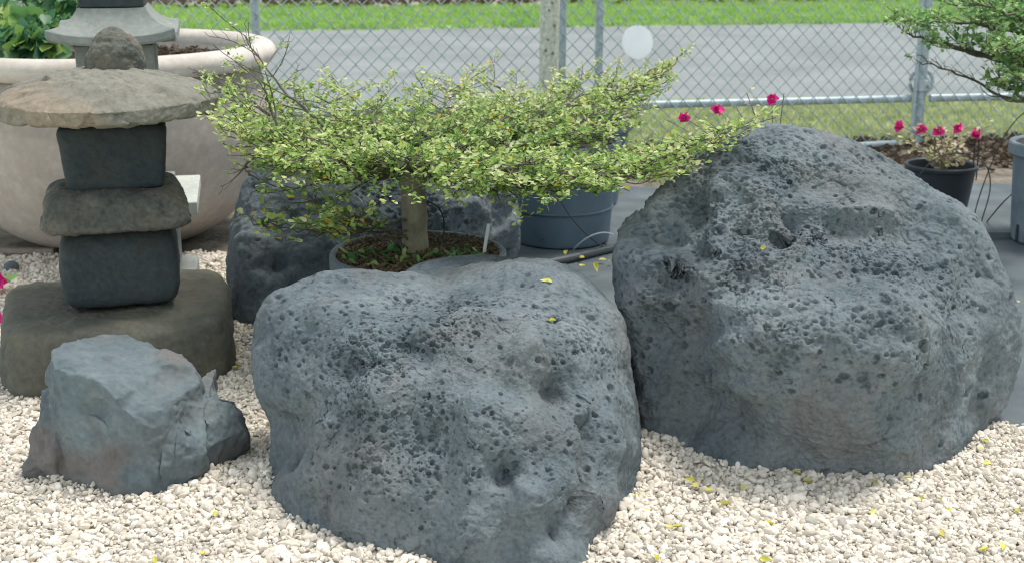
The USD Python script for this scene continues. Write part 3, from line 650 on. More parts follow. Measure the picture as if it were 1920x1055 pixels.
def superell(a, b, c, n=5, nz=4, V=ICO6_V):
    d = V; s = (np.abs(d[:, 0] / a) ** n + np.abs(d[:, 1] / b) ** n) ** (nz / n) + np.abs(d[:, 2] / c) ** nz
    return d * (s ** (-1 / nz))[:, None]


def lstone(v, x, y, z, seed, big, small, ridge=0.0, micro=0.0008, ang=LA, chip=0.10):
    rk = Rock(rotz(v, ang) + np.array([x, y, z]), ICO6_F); rk.facet(0.07, chip, seed + 400, 0.12); rk.facet(0.022, chip * 1.2, seed + 401, 0.12); craggy(rk, big, small, micro, seed, ridge, 6, 30); return rk.v, rk.f


lantern = Thing('stone_lantern', 'low rustic stacked stone lantern with broad tan mushroom cap and pebble top', 'stone lantern', (LX, LY, 0))
v = superell(0.356, 0.355, 0.110, 6.5, 12); taper = 1 - 0.07 * (v[:, 2] > 0) * (v[:, 2] / 0.110) ** 2; v[:, :2] *= taper[:, None]; v[:, 0] *= 1 + 0.06 * v[:, 1] / 0.34
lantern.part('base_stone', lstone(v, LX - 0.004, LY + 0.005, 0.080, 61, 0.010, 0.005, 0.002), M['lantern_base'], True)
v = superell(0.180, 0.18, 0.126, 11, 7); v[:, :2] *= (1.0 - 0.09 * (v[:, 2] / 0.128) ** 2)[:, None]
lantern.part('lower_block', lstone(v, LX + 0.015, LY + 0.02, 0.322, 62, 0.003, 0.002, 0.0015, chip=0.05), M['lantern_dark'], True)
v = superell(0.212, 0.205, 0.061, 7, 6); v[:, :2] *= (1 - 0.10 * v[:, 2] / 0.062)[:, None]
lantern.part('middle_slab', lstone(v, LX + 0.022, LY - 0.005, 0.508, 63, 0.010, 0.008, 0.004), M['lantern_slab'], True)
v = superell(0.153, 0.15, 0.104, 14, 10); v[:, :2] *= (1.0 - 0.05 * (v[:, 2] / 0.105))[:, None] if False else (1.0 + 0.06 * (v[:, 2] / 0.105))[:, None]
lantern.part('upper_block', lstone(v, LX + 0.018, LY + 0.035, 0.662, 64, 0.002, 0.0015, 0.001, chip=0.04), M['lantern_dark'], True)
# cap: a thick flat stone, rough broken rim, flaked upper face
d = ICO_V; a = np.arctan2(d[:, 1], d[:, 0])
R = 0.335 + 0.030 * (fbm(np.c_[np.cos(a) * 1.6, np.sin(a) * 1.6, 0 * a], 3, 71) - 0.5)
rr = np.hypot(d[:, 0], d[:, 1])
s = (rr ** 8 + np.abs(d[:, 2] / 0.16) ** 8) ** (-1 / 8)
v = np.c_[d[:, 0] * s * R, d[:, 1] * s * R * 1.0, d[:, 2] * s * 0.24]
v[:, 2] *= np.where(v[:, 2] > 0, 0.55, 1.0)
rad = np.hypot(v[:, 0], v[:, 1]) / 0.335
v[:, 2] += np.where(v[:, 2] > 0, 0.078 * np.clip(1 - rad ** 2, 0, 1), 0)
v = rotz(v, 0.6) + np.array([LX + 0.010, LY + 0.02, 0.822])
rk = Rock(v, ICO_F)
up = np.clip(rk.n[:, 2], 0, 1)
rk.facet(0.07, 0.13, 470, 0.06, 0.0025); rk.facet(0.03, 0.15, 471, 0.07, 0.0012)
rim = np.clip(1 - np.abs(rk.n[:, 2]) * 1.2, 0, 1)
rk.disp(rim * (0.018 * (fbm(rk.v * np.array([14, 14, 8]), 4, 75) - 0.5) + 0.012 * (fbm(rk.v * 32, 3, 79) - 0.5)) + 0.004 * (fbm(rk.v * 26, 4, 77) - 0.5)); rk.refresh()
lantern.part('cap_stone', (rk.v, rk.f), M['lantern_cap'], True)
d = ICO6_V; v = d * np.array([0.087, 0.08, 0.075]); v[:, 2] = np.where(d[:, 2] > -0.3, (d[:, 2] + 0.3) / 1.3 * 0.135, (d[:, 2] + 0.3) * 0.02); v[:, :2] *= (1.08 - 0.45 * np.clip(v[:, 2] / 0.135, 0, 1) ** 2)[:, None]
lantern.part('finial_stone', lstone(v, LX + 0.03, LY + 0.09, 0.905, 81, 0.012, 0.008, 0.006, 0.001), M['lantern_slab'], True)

# ------------------------------------------------------------------ concrete pagoda lantern behind it
QX, QY, QA = -1.425, 4.86, 0.20
pag = Thing('pagoda_lantern', 'smooth grey concrete lantern with flared square roof behind the stone lantern', 'stone lantern', (QX, QY, 0))


def qbox(sx, sy, z0, z1, r=0.012, ox=0, oy=0):
    v, f = va(rbox(sx, sy, z1 - z0, r)); v = v + np.array([ox, oy, (z0 + z1) / 2]); return rotz(v, QA) + np.array([QX, QY, 0]), f


def loft(levels, fr=0.0):
    rows = []
    for h_, z_ in levels:
        k = np.linspace(-1, 1, 13)[:-1]
        ring = np.vstack([np.c_[k, -np.ones(12)], np.c_[np.ones(12), k], np.c_[-k, np.ones(12)], np.c_[-np.ones(12), -k]]) * h_
        rise = fr * (h_ / levels[0][0]) ** 4 * (np.minimum(np.abs(ring[:, 0]), np.abs(ring[:, 1])) / h_) ** 3
        rows.append(np.c_[ring, z_ + rise])
    n, kk = len(rows), 48; v = np.vstack(rows)
    i = np.arange(n - 1)[:, None] * kk; j = np.arange(kk)[None]; k = (j + 1) % kk
    q = np.stack([i + j, i + k, i + kk + k, i + kk + j], -1).reshape(-1, 4)
    f = np.vstack([q[:, [0, 1, 2]], q[:, [0, 2, 3]]])
    v = np.vstack([v, [0, 0, levels[0][1]], [0, 0, levels[-1][1]]]); b = n * kk
    j = np.arange(kk); k = (j + 1) % kk
    f = np.vstack([f, np.stack([np.full(kk, b), k, j], 1), np.stack([np.full(kk, b + 1), (n - 1) * kk + j, (n - 1) * kk + k], 1)])
    return rotz(v, QA) + np.array([QX, QY, 0]), f


pag.part('base_slab', qbox(0.46, 0.46, -0.03, 0.07), M['concrete'], 30)
pag.part('pedestal', qbox(0.34, 0.34, 0.072, 0.22, 0.02), M['concrete'], 30)
pag.part('column', qbox(0.20, 0.20, 0.222, 0.335, 0.02), M['concrete'], 30)
pag.part('platform', qbox(0.51, 0.51, 0.338, 0.385, 0.006), M['pale_concrete'], 30)
pag.part('light_floor', qbox(0.33, 0.33, 0.387, 0.42, 0.006), M['concrete'], 30)
for sx in (-1, 1):
    for sy in (-1, 1): pag.part('corner_post', qbox(0.05, 0.05, 0.422, 0.930, 0.005, sx * 0.108, sy * 0.108), M['concrete'], 30)
pag.part('roof', loft([(0.17, 0.933), (0.212, 0.935), (0.217, 0.943), (0.215, 0.965), (0.211, 0.970), (0.198, 0.976), (0.182, 0.985), (0.162, 0.998), (0.144, 1.014), (0.130, 1.030), (0.119, 1.048), (0.116, 1.056)], 0.010), M['concrete'], 28)
pag.part('neck', qbox(0.222, 0.222, 1.058, 1.15, 0.008), M['lantern_dark'], 30)
pag.part('finial', lathe([(0, 1.32), (0.02, 1.31), (0.06, 1.25), (0.075, 1.20), (0.06, 1.165), (0.05, 1.152), (0, 1.152)][::-1], 32, (QX, QY, 0)), M['concrete'], 40)

# ------------------------------------------------------------------ terracotta planter and its plants
TX, TY = -1.755, 5.80
planter = Thing('terracotta_planter', 'huge pale pink terracotta bowl planter with rolled rim behind the lanterns', 'planter', (TX, TY, 0))
prof = curve([(0.02, 0.0), (0.36, 0.0), (0.46, 0.05), (0.585, 0.17), (0.665, 0.33), (0.700, 0.48), (0.690, 0.60), (0.655, 0.70), (0.645, 0.735)], 40)
v, f = lathe(prof, 96, (TX, TY, 0)); v = v + 0.006 * (fbm(v * 3, 3, 91)[:, None] - 0.5) * unit(v - [TX, TY, 0.4])
planter.part('bowl', (v, f), M['terracotta'], True)
rp = [(0.645, 0.737)] + [(0.672 + 0.056 * math.cos(t), 0.790 + 0.048 * math.sin(t)) for t in np.linspace(-2.2, 3.6, 26)] + [(0.605, 0.70)]
planter.part('rim', lathe(rp, 96, (TX, TY, 0)), M['rim'], True)
v, f = grid(-1, 1, -1, 1, 60, 60, lambda x, y: 0.75 + 0.04 * (fbm(np.stack([x * 6, y * 6, 0 * x], -1), 3, 93) - 0.5))
k = np.maximum(np.abs(v[:, 0]), np.abs(v[:, 1])) / np.maximum(np.hypot(v[:, 0], v[:, 1]), 1e-9); v[:, :2] *= k[:, None] * 0.62; v[:, 0] += TX; v[:, 1] += TY
planter.part('soil', (v, f), M['soil'], True)


def leafy_plant(name, label, cat, spots, n, size, seed, m, spread, big=260, V=IVY_V, F=IVY_F, group=None, root=None):
    r = np.random.default_rng(seed); pts = np.array([s[:3] for s in spots]); rad = np.array([s[3] for s in spots])
    root = np.array(root); th = Thing(name, label, cat, root, group)
    for c in pts:
        mid = (c + root) / 2 + r.normal(0, 0.03, 3)
        th.part('stem', tube(curve([root + r.normal(0, 0.03, 3) * [1, 1, 0], mid, c], 8), np.linspace(0.006, 0.003, 8), 5), M['bark_dark'], True)
    k = r.integers(0, len(pts), n); d = unit(r.normal(size=(n, 3))); b = pts[k] + d * (rad[k] * r.random(n) ** 0.4)[:, None] * [1, 1, 0.9]
    dirs = unit(d * 0.6 + r.normal(size=(n, 3)) * 0.5 + [0, -0.3, -0.35]); nr = unit(d * 0.4 + r.normal(size=(n, 3)) * 0.45 + [0, -0.5, 0.6])
    sz = size * r.uniform(0.55, 1.2, n); v, F_ = place_leaves(b, dirs, nr, sz, V, F); tint = np.clip(r.beta(1.6, 2.2, n), 0, 1)
    order = np.argsort(np.linalg.norm(b - CAM, axis=1) - 8 * sz)
    for o in order[:big]: th.part('leaf', (v[o], F_), m, True, tint=np.full(len(V), tint[o]))
    rest = order[big:]
    if len(rest): th.part('foliage', merged(v[rest], F_), m, True, kind='stuff', tint=np.repeat(tint[rest], len(V)))
    return th


leafy_plant('broadleaf_plant', 'lush vine with heart shaped green leaves filling the left of the terracotta planter', 'plant',
            [P3(20, 20, 6.0).tolist() + [0.13], P3(70, 60, 5.75).tolist() + [0.10], P3(10, 75, 5.65).tolist() + [0.11], P3(55, 85, 5.55).tolist() + [0.05], P3(110, 15, 6.1).tolist() + [0.12], P3(-40, 30, 5.8).tolist() + [0.14], P3(90, 88, 5.55).tolist() + [0.05]],
            620, 0.075, 41, M['ivy'], 0.1, root=(-2.1, 5.8, 0.74))
leafy_plant('yellow_green_bush', 'small leaved yellow green bush in the terracotta planter beside the roof of the concrete lantern', 'plant',
            [P3(135, 10, 6.2).tolist() + [0.10], P3(110, 45, 6.0).tolist() + [0.08], P3(80, 20, 6.3).tolist() + [0.12], P3(150, -20, 6.3).tolist() + [0.12]],
            700, 0.034, 42, M['leaf_green'], 0.1, V=LEAF_V, F=LEAF_F, root=(-1.95, 6.1, 0.74), big=150)
# dry stalks and ground cover in the planter
r = np.random.default_rng(44)
n = 420; a = r.uniform(-1.2, 1.4, n); q_ = 0.55 * r.random(n) ** 0.5
b = np.c_[TX + q_ * np.cos(a), TY + q_ * np.sin(a), np.full(n, 0.765)]; d = unit(r.normal(size=(n, 3)) * [1, 1, 0.4]); nr = unit(r.normal(size=(n, 3)) * 0.5 + [0, 0, 1])
v, F_ = place_leaves(b, d, nr, r.uniform(0.02, 0.045, n), fold=3)
solo('planter_litter', merged(v, F_), M['litter'], 'dry leaves lying on the soil of the terracotta planter', 'leaf litter', kind='stuff', smooth=False)

# ------------------------------------------------------------------ pots
def pot(name, label, x, y, r0, r1, h, m, lip=0.018, liph=0.03, wall=0.008, soil=0.03, ring=None, cat='plant pot'):
    t = Thing(name, label, cat, (x, y, 0)); rt = r1 - 0.004
    body = t.part('body', lathe([(0.01, 0.004), (r0 - 0.012, 0.004), (r0 - 0.003, 0.010), (r0, 0.02), (rt, h - liph)], 72, (x, y, 0)), m, 35)
    t.part('rim', lathe([(rt - wall, h - liph - 0.002), (rt, h - liph - 0.002), (rt + lip * 0.8, h - liph + 0.002), (rt + lip, h - liph + 0.007), (rt + lip, h - 0.006), (rt + lip - 0.005, h), (rt + 0.002, h), (rt - wall * 0.7, h - 0.006), (rt - wall - 0.004, h - 0.09)], 72, (x, y, 0)), m, 35)
    rs = rt - wall * 0.5 if soil < liph else rt - wall
    v, f = grid(-1, 1, -1, 1, 30, 30, lambda X_, Y_: h - soil + 0.02 * (fbm(np.stack([X_ * 4 + x, Y_ * 4, 0 * X_], -1), 3, 5) - 0.5) + 0.0)
    k = np.maximum(np.abs(v[:, 0]), np.abs(v[:, 1])) / np.maximum(np.hypot(v[:, 0], v[:, 1]), 1e-9); v[:, :2] *= k[:, None] * rs; v[:, 0] += x; v[:, 1] += y
    t.part('soil', (v, f), M['soil'], True)
    if ring:
        for z_ in ring:
            rr_ = r0 + (rt - r0) * (z_ - 0.02) / (h - liph - 0.02)
            t.part('ridge', lathe([(rr_ - 0.003, z_ - 0.006), (rr_ + 0.004, z_ - 0.004), (rr_ + 0.0045, z_ + 0.003), (rr_ - 0.003, z_ + 0.006)], 72, (x, y, 0)), m, True, parent=body)
    return t


PX, PY, PZ = -0.302, 4.15, 0.335
tree_pot = pot('tree_pot', 'round grey blue nursery pot holding the flat topped tree, behind the central boulder', PX, PY, 0.24, 0.272, PZ, M['grey_plastic'], 0.016, 0.05, soil=0.022)
r = np.random.default_rng(51)
chips = []
for k in range(2300):
    q_ = 0.262 * r.random() ** 0.5; a = r.uniform(0, 6.28); L = r.uniform(0.008, 0.026)
    p = np.array([PX + q_ * math.cos(a), PY + q_ * math.sin(a), PZ - 0.016 + 0.016 * r.random() + 0.015 * (1 - (q_ / 0.262) ** 2)])
    b = trimesh.creation.box([L, L * r.uniform(0.2, 0.4), r.uniform(0.002, 0.005)]).vertices
    b = rotz(b * [1, 1, 1] + np.c_[np.zeros((8, 2)), b[:, 0] * r.normal(0, 0.4)], r.uniform(0, 6.28)); chips.append((p + b, trimesh.creation.box().faces))
tree_pot.part('mulch', join(chips), M['chip'], False, kind='stuff')
tree_pot.part('weeds', merged(*place_leaves(np.c_[PX + r.uniform(-0.22, 0.22, 130), PY + r.uniform(-0.17, 0.02, 130), np.full(130, PZ)], unit(r.normal(size=(130, 3)) * [1, 1, 0.3] + [0, 0, 0.35]), unit(r.normal(size=(130, 3)) + [0, 0, 1.5]), r.uniform(0.02, 0.05, 130))), M['leaf_green'], True, kind='stuff', tint=np.repeat(r.random(130), 8))

v, f = va(rbox(0.011, 0.003, 0.10, 0.0014, 8)); v[:, 0] += 0.16 * v[:, 2]; tg = P3(912, 474, 4.12)
solo('plant_tag', (v + tg + [0, 0, 0.045], f), M['white'], 'white plastic plant tag stuck upright in the mulch of the tree pot', 'plant tag')

TUX, TUY = 0.213, 5.66
tub = pot('plant_tub', 'big blue grey plastic tub with a drain hole near its base', TUX, TUY, 0.212, 0.24, 0.44, M['tub'], 0.02, 0.05, ring=(0.155,))
hx = G(1010, 460)
h0 = np.array([TUX - 0.085, TUY - 0.190, 0.055]); hn = unit(np.array([-0.085, -0.190, 0]))
a = np.linspace(0, 2 * np.pi, 17)[:-1]; hu = np.array([-hn[1], hn[0], 0]); ring = h0 + hn * 0.004 + 0.015 * (np.cos(a)[:, None] * hu + np.sin(a)[:, None] * [0, 0, 1])
collar = tub.part('hole_collar', tube(np.vstack([ring, ring[:1]]), 0.0035, 6, False), M['tub'], True)
disc_v, disc_f = va(trimesh.creation.cylinder(0.0135, 0.004, sections=20)); e2 = np.cross(hu, hn)
tub.part('drain_hole', (h0 + hn * 0.0035 + disc_v[:, :1] * hu + disc_v[:, 1:2] * np.array([0, 0, 1.0]) + disc_v[:, 2:] * hn, disc_f), M['tube'], 30, parent=collar)
back_pot = pot('dark_pot', 'dark wide rimmed pot half hidden by foliage left of the largest boulder', 0.30, 6.42, 0.22, 0.27, 0.405, M['tub'], 0.02, 0.04)
small_pot = pot('black_pot', 'small black nursery pot with variegated bougainvillea behind the largest boulder', 1.975, 6.05, 0.125, 0.158, 0.262, M['black_plastic'], 0.010, 0.022, soil=0.06)
RX, RY = 2.335, 5.62
right_pot = pot('tall_pot', 'tall blue grey pot cut by the right edge of the picture', RX, RY, 0.165, 0.19, 0.435, M['grey_plastic'], 0.022, 0.055, soil=0.02)
for k in range(9):
    a = -math.pi / 2 - 1.3 + k * 0.32; c = np.array([RX + 0.171 * math.cos(a), RY + 0.171 * math.sin(a), 0.05]); b = trimesh.creation.box([0.006, 0.012, 0.07]).vertices
    right_pot.part('drain_slot', (rotz(b, a) + c, trimesh.creation.box().faces), M['tube'], False)

# ------------------------------------------------------------------ trees
def build_tree(name, label, root, trunk, trunk_r, limbs, seed, leaf_size=0.0208, dens=2.25, m=None, bias=0.0, group=None, sub_len=0.36, up=0.03, near=300, yellow=0.012):
    r = np.random.default_rng(seed); th = Thing(name, label, 'tree', root, group); m = m or M['leaf']
    tp = curve(trunk, 14)
    rad = np.interp(np.linspace(0, 1, 14), np.linspace(0, 1, len(trunk_r)), trunk_r) * (1 + 0.06 * r.normal(size=14))
    th.part('trunk', tube(tp, rad, 14), M['bark'], True)
    twigs, LB, LD, LN, LS, LT = [], [], [], [], [], []

    shoot_ = False

    def leaves(p, t, n, tint, sz):
        for _ in range(n):
            d = unit(t * 0.5 + r.normal(size=3) * [0.8, 0.8, 0.45]); LB.append(p + r.normal(0, 0.006, 3)); LD.append(d)
            LN.append(unit(r.normal(size=3) * 0.40 + [0, -0.25, 1.0])); LS.append(sz * r.uniform(0.6, 1.15)); LT.append(1 - 0.06 * r.random() if r.random() < (0.10 if shoot_ else yellow) else np.clip(tint + r.normal(0, 0.16), 0, 0.9))

    for L in limbs:
        pts, r0, opt = L[0], L[1], (L[2] if len(L) > 2 else {})
        shoot_ = 'size' in opt
        n = 22; c = curve(pts, n); c[1:-1] += r.normal(0, 0.004, (n - 2, 3)); ln = np.linalg.norm(np.diff(c, axis=0), axis=1).sum()
        th.part(opt.get('part', 'limb'), tube(c, np.linspace(r0, 0.0022, n), 7), M['bark_dark'], True)
        start, sd, lf, slen = opt.get('start', 0.22), opt.get('dens', dens), opt.get('leaf', 1.0), opt.get('sub', sub_len)
        k2 = max(3, int(ln / 0.042 * sd)); side = 1
        for t in np.linspace(start, 1.0, k2):
            i_ = t * (n - 1); a_, fr = int(min(i_, n - 2)), i_ - int(min(i_, n - 2)); p = c[a_] * (1 - fr) + c[a_ + 1] * fr; tg_ = unit(c[min(a_ + 1, n - 1)] - c[a_])
            side = -side; ang = side * r.uniform(0.45, 1.15); d2 = unit(rotz(tg_, ang) * [1, 1, 0.5] + [0, 0, opt.get('up', up) * r.uniform(0.0, 1.1) + 0.02])
            l2 = slen * (1.1 - 0.6 * t) * r.uniform(0.55, 1.15); m2 = p + d2 * l2 * 0.5 + r.normal(0, 0.012, 3)
            c2 = curve([p, m2, p + d2 * l2 + [0, 0, 0.014 * r.normal()]], 6); twigs.append(tube(c2, np.linspace(max(0.0042 * (1.2 - t), 0.0018), 0.0012, 6), 4, False))
            for s2 in np.arange(0.25, 1.01, 0.036 / max(l2, 0.05)):
                pp = c2[int(s2 * 5)] * (1 - (s2 * 5) % 1) + c2[min(int(s2 * 5) + 1, 5)] * ((s2 * 5) % 1)
                d3 = unit(rotz(d2, r.choice([-1, 1]) * r.uniform(0.4, 1.3)) + [0, 0, r.uniform(-0.10, 0.24)]); l3 = r.uniform(0.02, 0.06)
                e = pp + d3 * l3
                twigs.append(tube(np.array([pp, (pp + e) / 2 + r.normal(0, 0.003, 3), e]), [0.0012, 0.001, 0.0008], 3, False))
                if r.random() > lf: continue
                tint = 0.32 + 0.46 * (t * 0.6 + s2 * 0.4) + bias + 0.10 * r.normal()
                leaves(e, d3, r.integers(5, 9) if 'size' not in opt else 3, tint, leaf_size * opt.get('size', 1))
                leaves((pp + e) / 2, d3, r.integers(1, 4), tint - 0.1, leaf_size * opt.get('size', 1))
    LB, LD, LN, LS, LT = map(np.array, (LB, LD, LN, LS, LT)); v, F_ = place_leaves(LB, LD, LN, LS)
    X_, Y_, D_ = project(LB); inside = (X_ > -20) & (X_ < 1940) & (Y_ > -20) & (Y_ < 1075)
    order = np.argsort(np.where(inside, D_ - 12 * LS, 99)); order = np.r_[order[:near], order[near:]]
    for o in order[:near]: th.part('leaf', (v[o], F_), m, True, tint=np.full(8, LT[o]))
    rest = order[near:]
    th.part('foliage', merged(v[rest], F_), m, True, kind='stuff', tint=np.repeat(LT[rest], 8))
    th.part('twigs', join(twigs), M['bark_dark'], True, kind='stuff')
    print(name, 'leaves', len(LB))
    return th


T0 = np.array([PX - 0.012, PY - 0.02, PZ - 0.03]); T1 = P3(774, 335, 4.12); TT = T1 + [0, 0.01, 0.035]


def lm(end, mid=None, r0=0.022, base=None, **k):
    k.setdefault('start', 0.16)
    b = TT if base is None else np.array(base, float); e = np.array(end, float)
    md = np.array(mid, float) if mid is not None else b * 0.5 + e * 0.5 + [0, 0, -0.05 * np.linalg.norm(e - b)]
    return ([b, md, e], r0, k)


limbs1 = [lm((0.55, 3.60, 0.795), (0.14, 3.88, 0.625), 0.026), lm((0.36, 3.60, 0.695), (0.05, 3.84, 0.64), 0.02), lm((-0.80, 3.92, 0.775), (-0.58, 4.02, 0.625), 0.026), lm((-0.90, 4.40, 0.83), (-0.66, 4.25, 0.68), 0.02, leaf=0.45),
          lm((-0.70, 4.80, 0.74), None, 0.02), lm((-0.24, 4.92, 0.745), None, 0.02), lm((0.26, 4.85, 0.75), None, 0.02), lm((0.40, 4.50, 0.80), (0.05, 4.3, 0.66), 0.024), lm((-0.30, 3.74, 0.715), (-0.31, 3.92, 0.655), 0.014, sub=0.22),
          lm((-0.62, 3.80, 0.70), (-0.46, 3.97, 0.65), 0.016), lm((0.06, 3.68, 0.705), (-0.12, 3.9, 0.65), 0.016), lm((-0.80, 4.10, 0.78), (-0.6, 4.12, 0.63), 0.02), lm((0.42, 3.98, 0.665), (0.1, 4.05, 0.63), 0.022), lm((-0.50, 4.55, 0.73), None, 0.014), lm((0.0, 4.55, 0.73), None, 0.014), lm((0.22, 4.3, 0.72), None, 0.012), lm((-0.5, 4.2, 0.70), None, 0.012),
          lm((-0.14, 3.93, 0.70), (-0.24, 4.02, 0.66), 0.010, sub=0.2), lm((-0.46, 3.93, 0.70), (-0.38, 4.02, 0.66), 0.010, sub=0.2), lm((-0.28, 4.45, 0.71), None, 0.010, sub=0.24), lm((-0.10, 4.22, 0.70), None, 0.008, sub=0.2),
          lm((-0.90, 4.55, 0.98), (-0.72, 4.4, 0.78), 0.008, leaf=0.25, start=0.5, dens=0.5), lm((-0.78, 4.15, 0.92), (-0.72, 4.1, 0.74), 0.006, base=(-0.66, 4.08, 0.66), leaf=0.15, dens=0.5, start=0.4), lm((-0.72, 3.98, 0.58), (-0.8, 3.95, 0.64), 0.005, base=(-0.7, 3.98, 0.70), leaf=0.1, dens=0.8, sub=0.12),
          *[lm(e_, m_, 0.0045, base=(-0.33, 4.08, 0.36 + 0.03 * (k_ % 4)), dens=0.75, leaf=0.85, sub=0.15, up=0.25, part='shoot', size=1.35, start=0.35) for k_, (e_, m_) in enumerate([
              ((-0.62, 3.92, 0.46), (-0.5, 4.0, 0.44)), ((-0.50, 3.86, 0.52), (-0.42, 3.98, 0.47)), ((-0.80, 4.02, 0.45), (-0.6, 4.06, 0.42)), ((-0.66, 3.96, 0.43), (-0.5, 4.02, 0.43)), ((-0.70, 4.0, 0.53), (-0.5, 4.05, 0.48)), ((-0.50, 3.90, 0.49), (-0.42, 3.99, 0.46))])]]
build_tree('flat_topped_tree', 'small flat topped tree with short bare trunk and wide layered crown', T0, [T0, (T0 + T1) / 2 + [0.004, 0, 0], T1, TT], [0.050, 0.040, 0.038, 0.040, 0.05], limbs1, 101)

U0 = np.array([TUX, TUY, 0.38]); U1 = np.array([TUX - 0.03, TUY, 0.54])


def lu(end, r0=0.016, **k): return lm(end, U1 * 0.5 + np.array(end) * 0.5 + [0, 0, -0.03], r0, base=U1, **k)


build_tree('tub_tree', 'pale leaved spreading shrub growing in the blue grey tub, branches sweeping up to the right', U0, [U0, (U0 + U1) / 2 + [0.01, 0, 0], U1], [0.035, 0.03, 0.028],
           [lu((0.68, 5.52, 0.80), 0.012, sub=0.12), lu((0.62, 5.45, 0.745), sub=0.13), lu((0.56, 5.55, 0.70), sub=0.14), lu((-0.15, 5.40, 0.62)), lu((-0.10, 5.95, 0.66)), lu((0.30, 6.0, 0.67)), lu((0.52, 5.85, 0.68)), lu((0.20, 5.4, 0.70), sub=0.14), lu((0.42, 5.5, 0.72), sub=0.16), lu((-0.25, 5.6, 0.66)), lu((0.60, 5.72, 0.72), sub=0.15), lu((0.05, 5.35, 0.65), sub=0.16)], 102, bias=0.14, sub_len=0.24, dens=1.5, near=200)

V0 = np.array([RX - 0.02, RY, 0.40]); V1 = np.array([2.19, 5.58, 0.80])


def lv(pts, r0, **k): return ([np.array(p, float) for p in pts], r0, k)


build_tree('right_tree', 'leafy green tree with a leaning mossy limb at the top right corner', V0, [V0, (V0 + V1) / 2 + [0.03, 0, 0], V1], [0.04, 0.034, 0.032],
           [lv([V1, P3(1890, 112, 5.5), P3(1790, 90, 5.45), P3(1690, 62, 5.4)], 0.024, start=0.3, up=0.9, sub=0.20), lv([V1, P3(1892, 85, 5.62), P3(1850, 40, 5.65), P3(1795, -10, 5.7), P3(1740, -60, 5.75)], 0.030, start=0.3), lv([V1, P3(1935, 40, 5.5), P3(1900, -30, 5.5)], 0.02, up=0.5),
            lv([V1, P3(1930, 150, 5.4), P3(1890, 165, 5.3), P3(1870, 130, 5.3)], 0.014, sub=0.16, up=0.1), lv([V1, P3(1940, 190, 5.45), P3(1850, 165, 5.4), P3(1730, 122, 5.35)], 0.010, leaf=0.04, dens=0.9, sub=0.12, part='bare_limb'), lv([V1, P3(1960, 60, 5.3), P3(1880, 20, 5.15), P3(1790, 10, 5.1)], 0.014, sub=0.2), lv([V1, P3(1900, 60, 5.4), P3(1820, 45, 5.35), P3(1700, 40, 5.3)], 0.012, sub=0.22), lv([V1, P3(1900, 20, 5.6), P3(1800, -30, 5.6)], 0.012, sub=0.24), lv([V1, P3(1940, 100, 5.1), P3(1900, 90, 4.95)], 0.012, sub=0.2), lv([V1, P3(1950, 150, 5.2), P3(1925, 160, 5.0)], 0.012, sub=0.18), lv([V1, P3(1950, 130, 5.25), P3(1905, 110, 5.15), P3(1880, 85, 5.1)], 0.012, sub=0.16)], 103, leaf_size=0.026, m=M['leaf_green'], sub_len=0.22, up=0.4, near=250, dens=1.6, yellow=0.0, bias=0.12)

# ------------------------------------------------------------------ bougainvillea
def flower(c, s, r, th):
    ic = trimesh.creation.icosphere(1); p = th.part('flower', (ic.vertices * np.array([0.12, 0.25, 0.12]) * s + c + [0, -0.2 * s, 0.05 * s], ic.faces), M['varieg'], True, tint=np.full(len(ic.vertices), 0.3))
    for k in range(6):
        a = k * 1.047 + r.uniform(-0.3, 0.3); d = unit([math.cos(a), -0.35 + 0.35 * r.normal(), math.sin(a) * 0.9 + 0.15]); nr = unit(np.array([0, -1, 0.25]) + 0.5 * r.normal(size=3))
        v, F_ = place_leaves(np.array([c]), np.array([d]), np.array([nr]), np.array([s * r.uniform(0.8, 1.15)]), IVY_V * [1.15, 1, 1], IVY_F, 3.0)
        th.part('bract', (v[0], F_), M['petal'], True, parent=p)


def bougain(name, label, root, flowers, tips, nleaf, seed, fs=0.026, leafsz=0.03):
    r = np.random.default_rng(seed); root = np.array(root, float); th = Thing(name, label, 'plant', root)
    allb = []
    for t_ in list(tips) + [f_ for f_ in flowers]:
        t_ = np.array(t_, float); mid = root * 0.45 + t_ * 0.55 + [0, 0, 0.25 * (t_[2] - root[2])]
        c = curve([root, mid, t_], 12); th.part('stem', tube(c, np.linspace(0.0045, 0.0016, 12), 5), M['stick'], True); allb.append(c)
    for f_ in flowers: flower(np.array(f_), fs, r, th)
    n = nleaf; c = r.integers(0, len(allb), n); k = np.clip((12 * r.random(n) ** 0.55).astype(int), 3, 11); b = np.array([allb[i_][j_] for i_, j_ in zip(c, k)]) + r.normal(0, 0.014, (n, 3))
    d = unit(r.normal(size=(n, 3)) * [1, 1, 0.6] + [0, 0, -0.1]); nr = unit(r.normal(size=(n, 3)) * 0.6 + [0, -0.4, 0.8]); sz = leafsz * r.uniform(0.5, 1.15, n); v, F_ = place_leaves(b, d, nr, sz, fold=2); tint = r.random(n)
    for o in range(n): th.part('leaf', (v[o], F_), M['varieg'], True, tint=np.full(8, tint[o]))
    return th


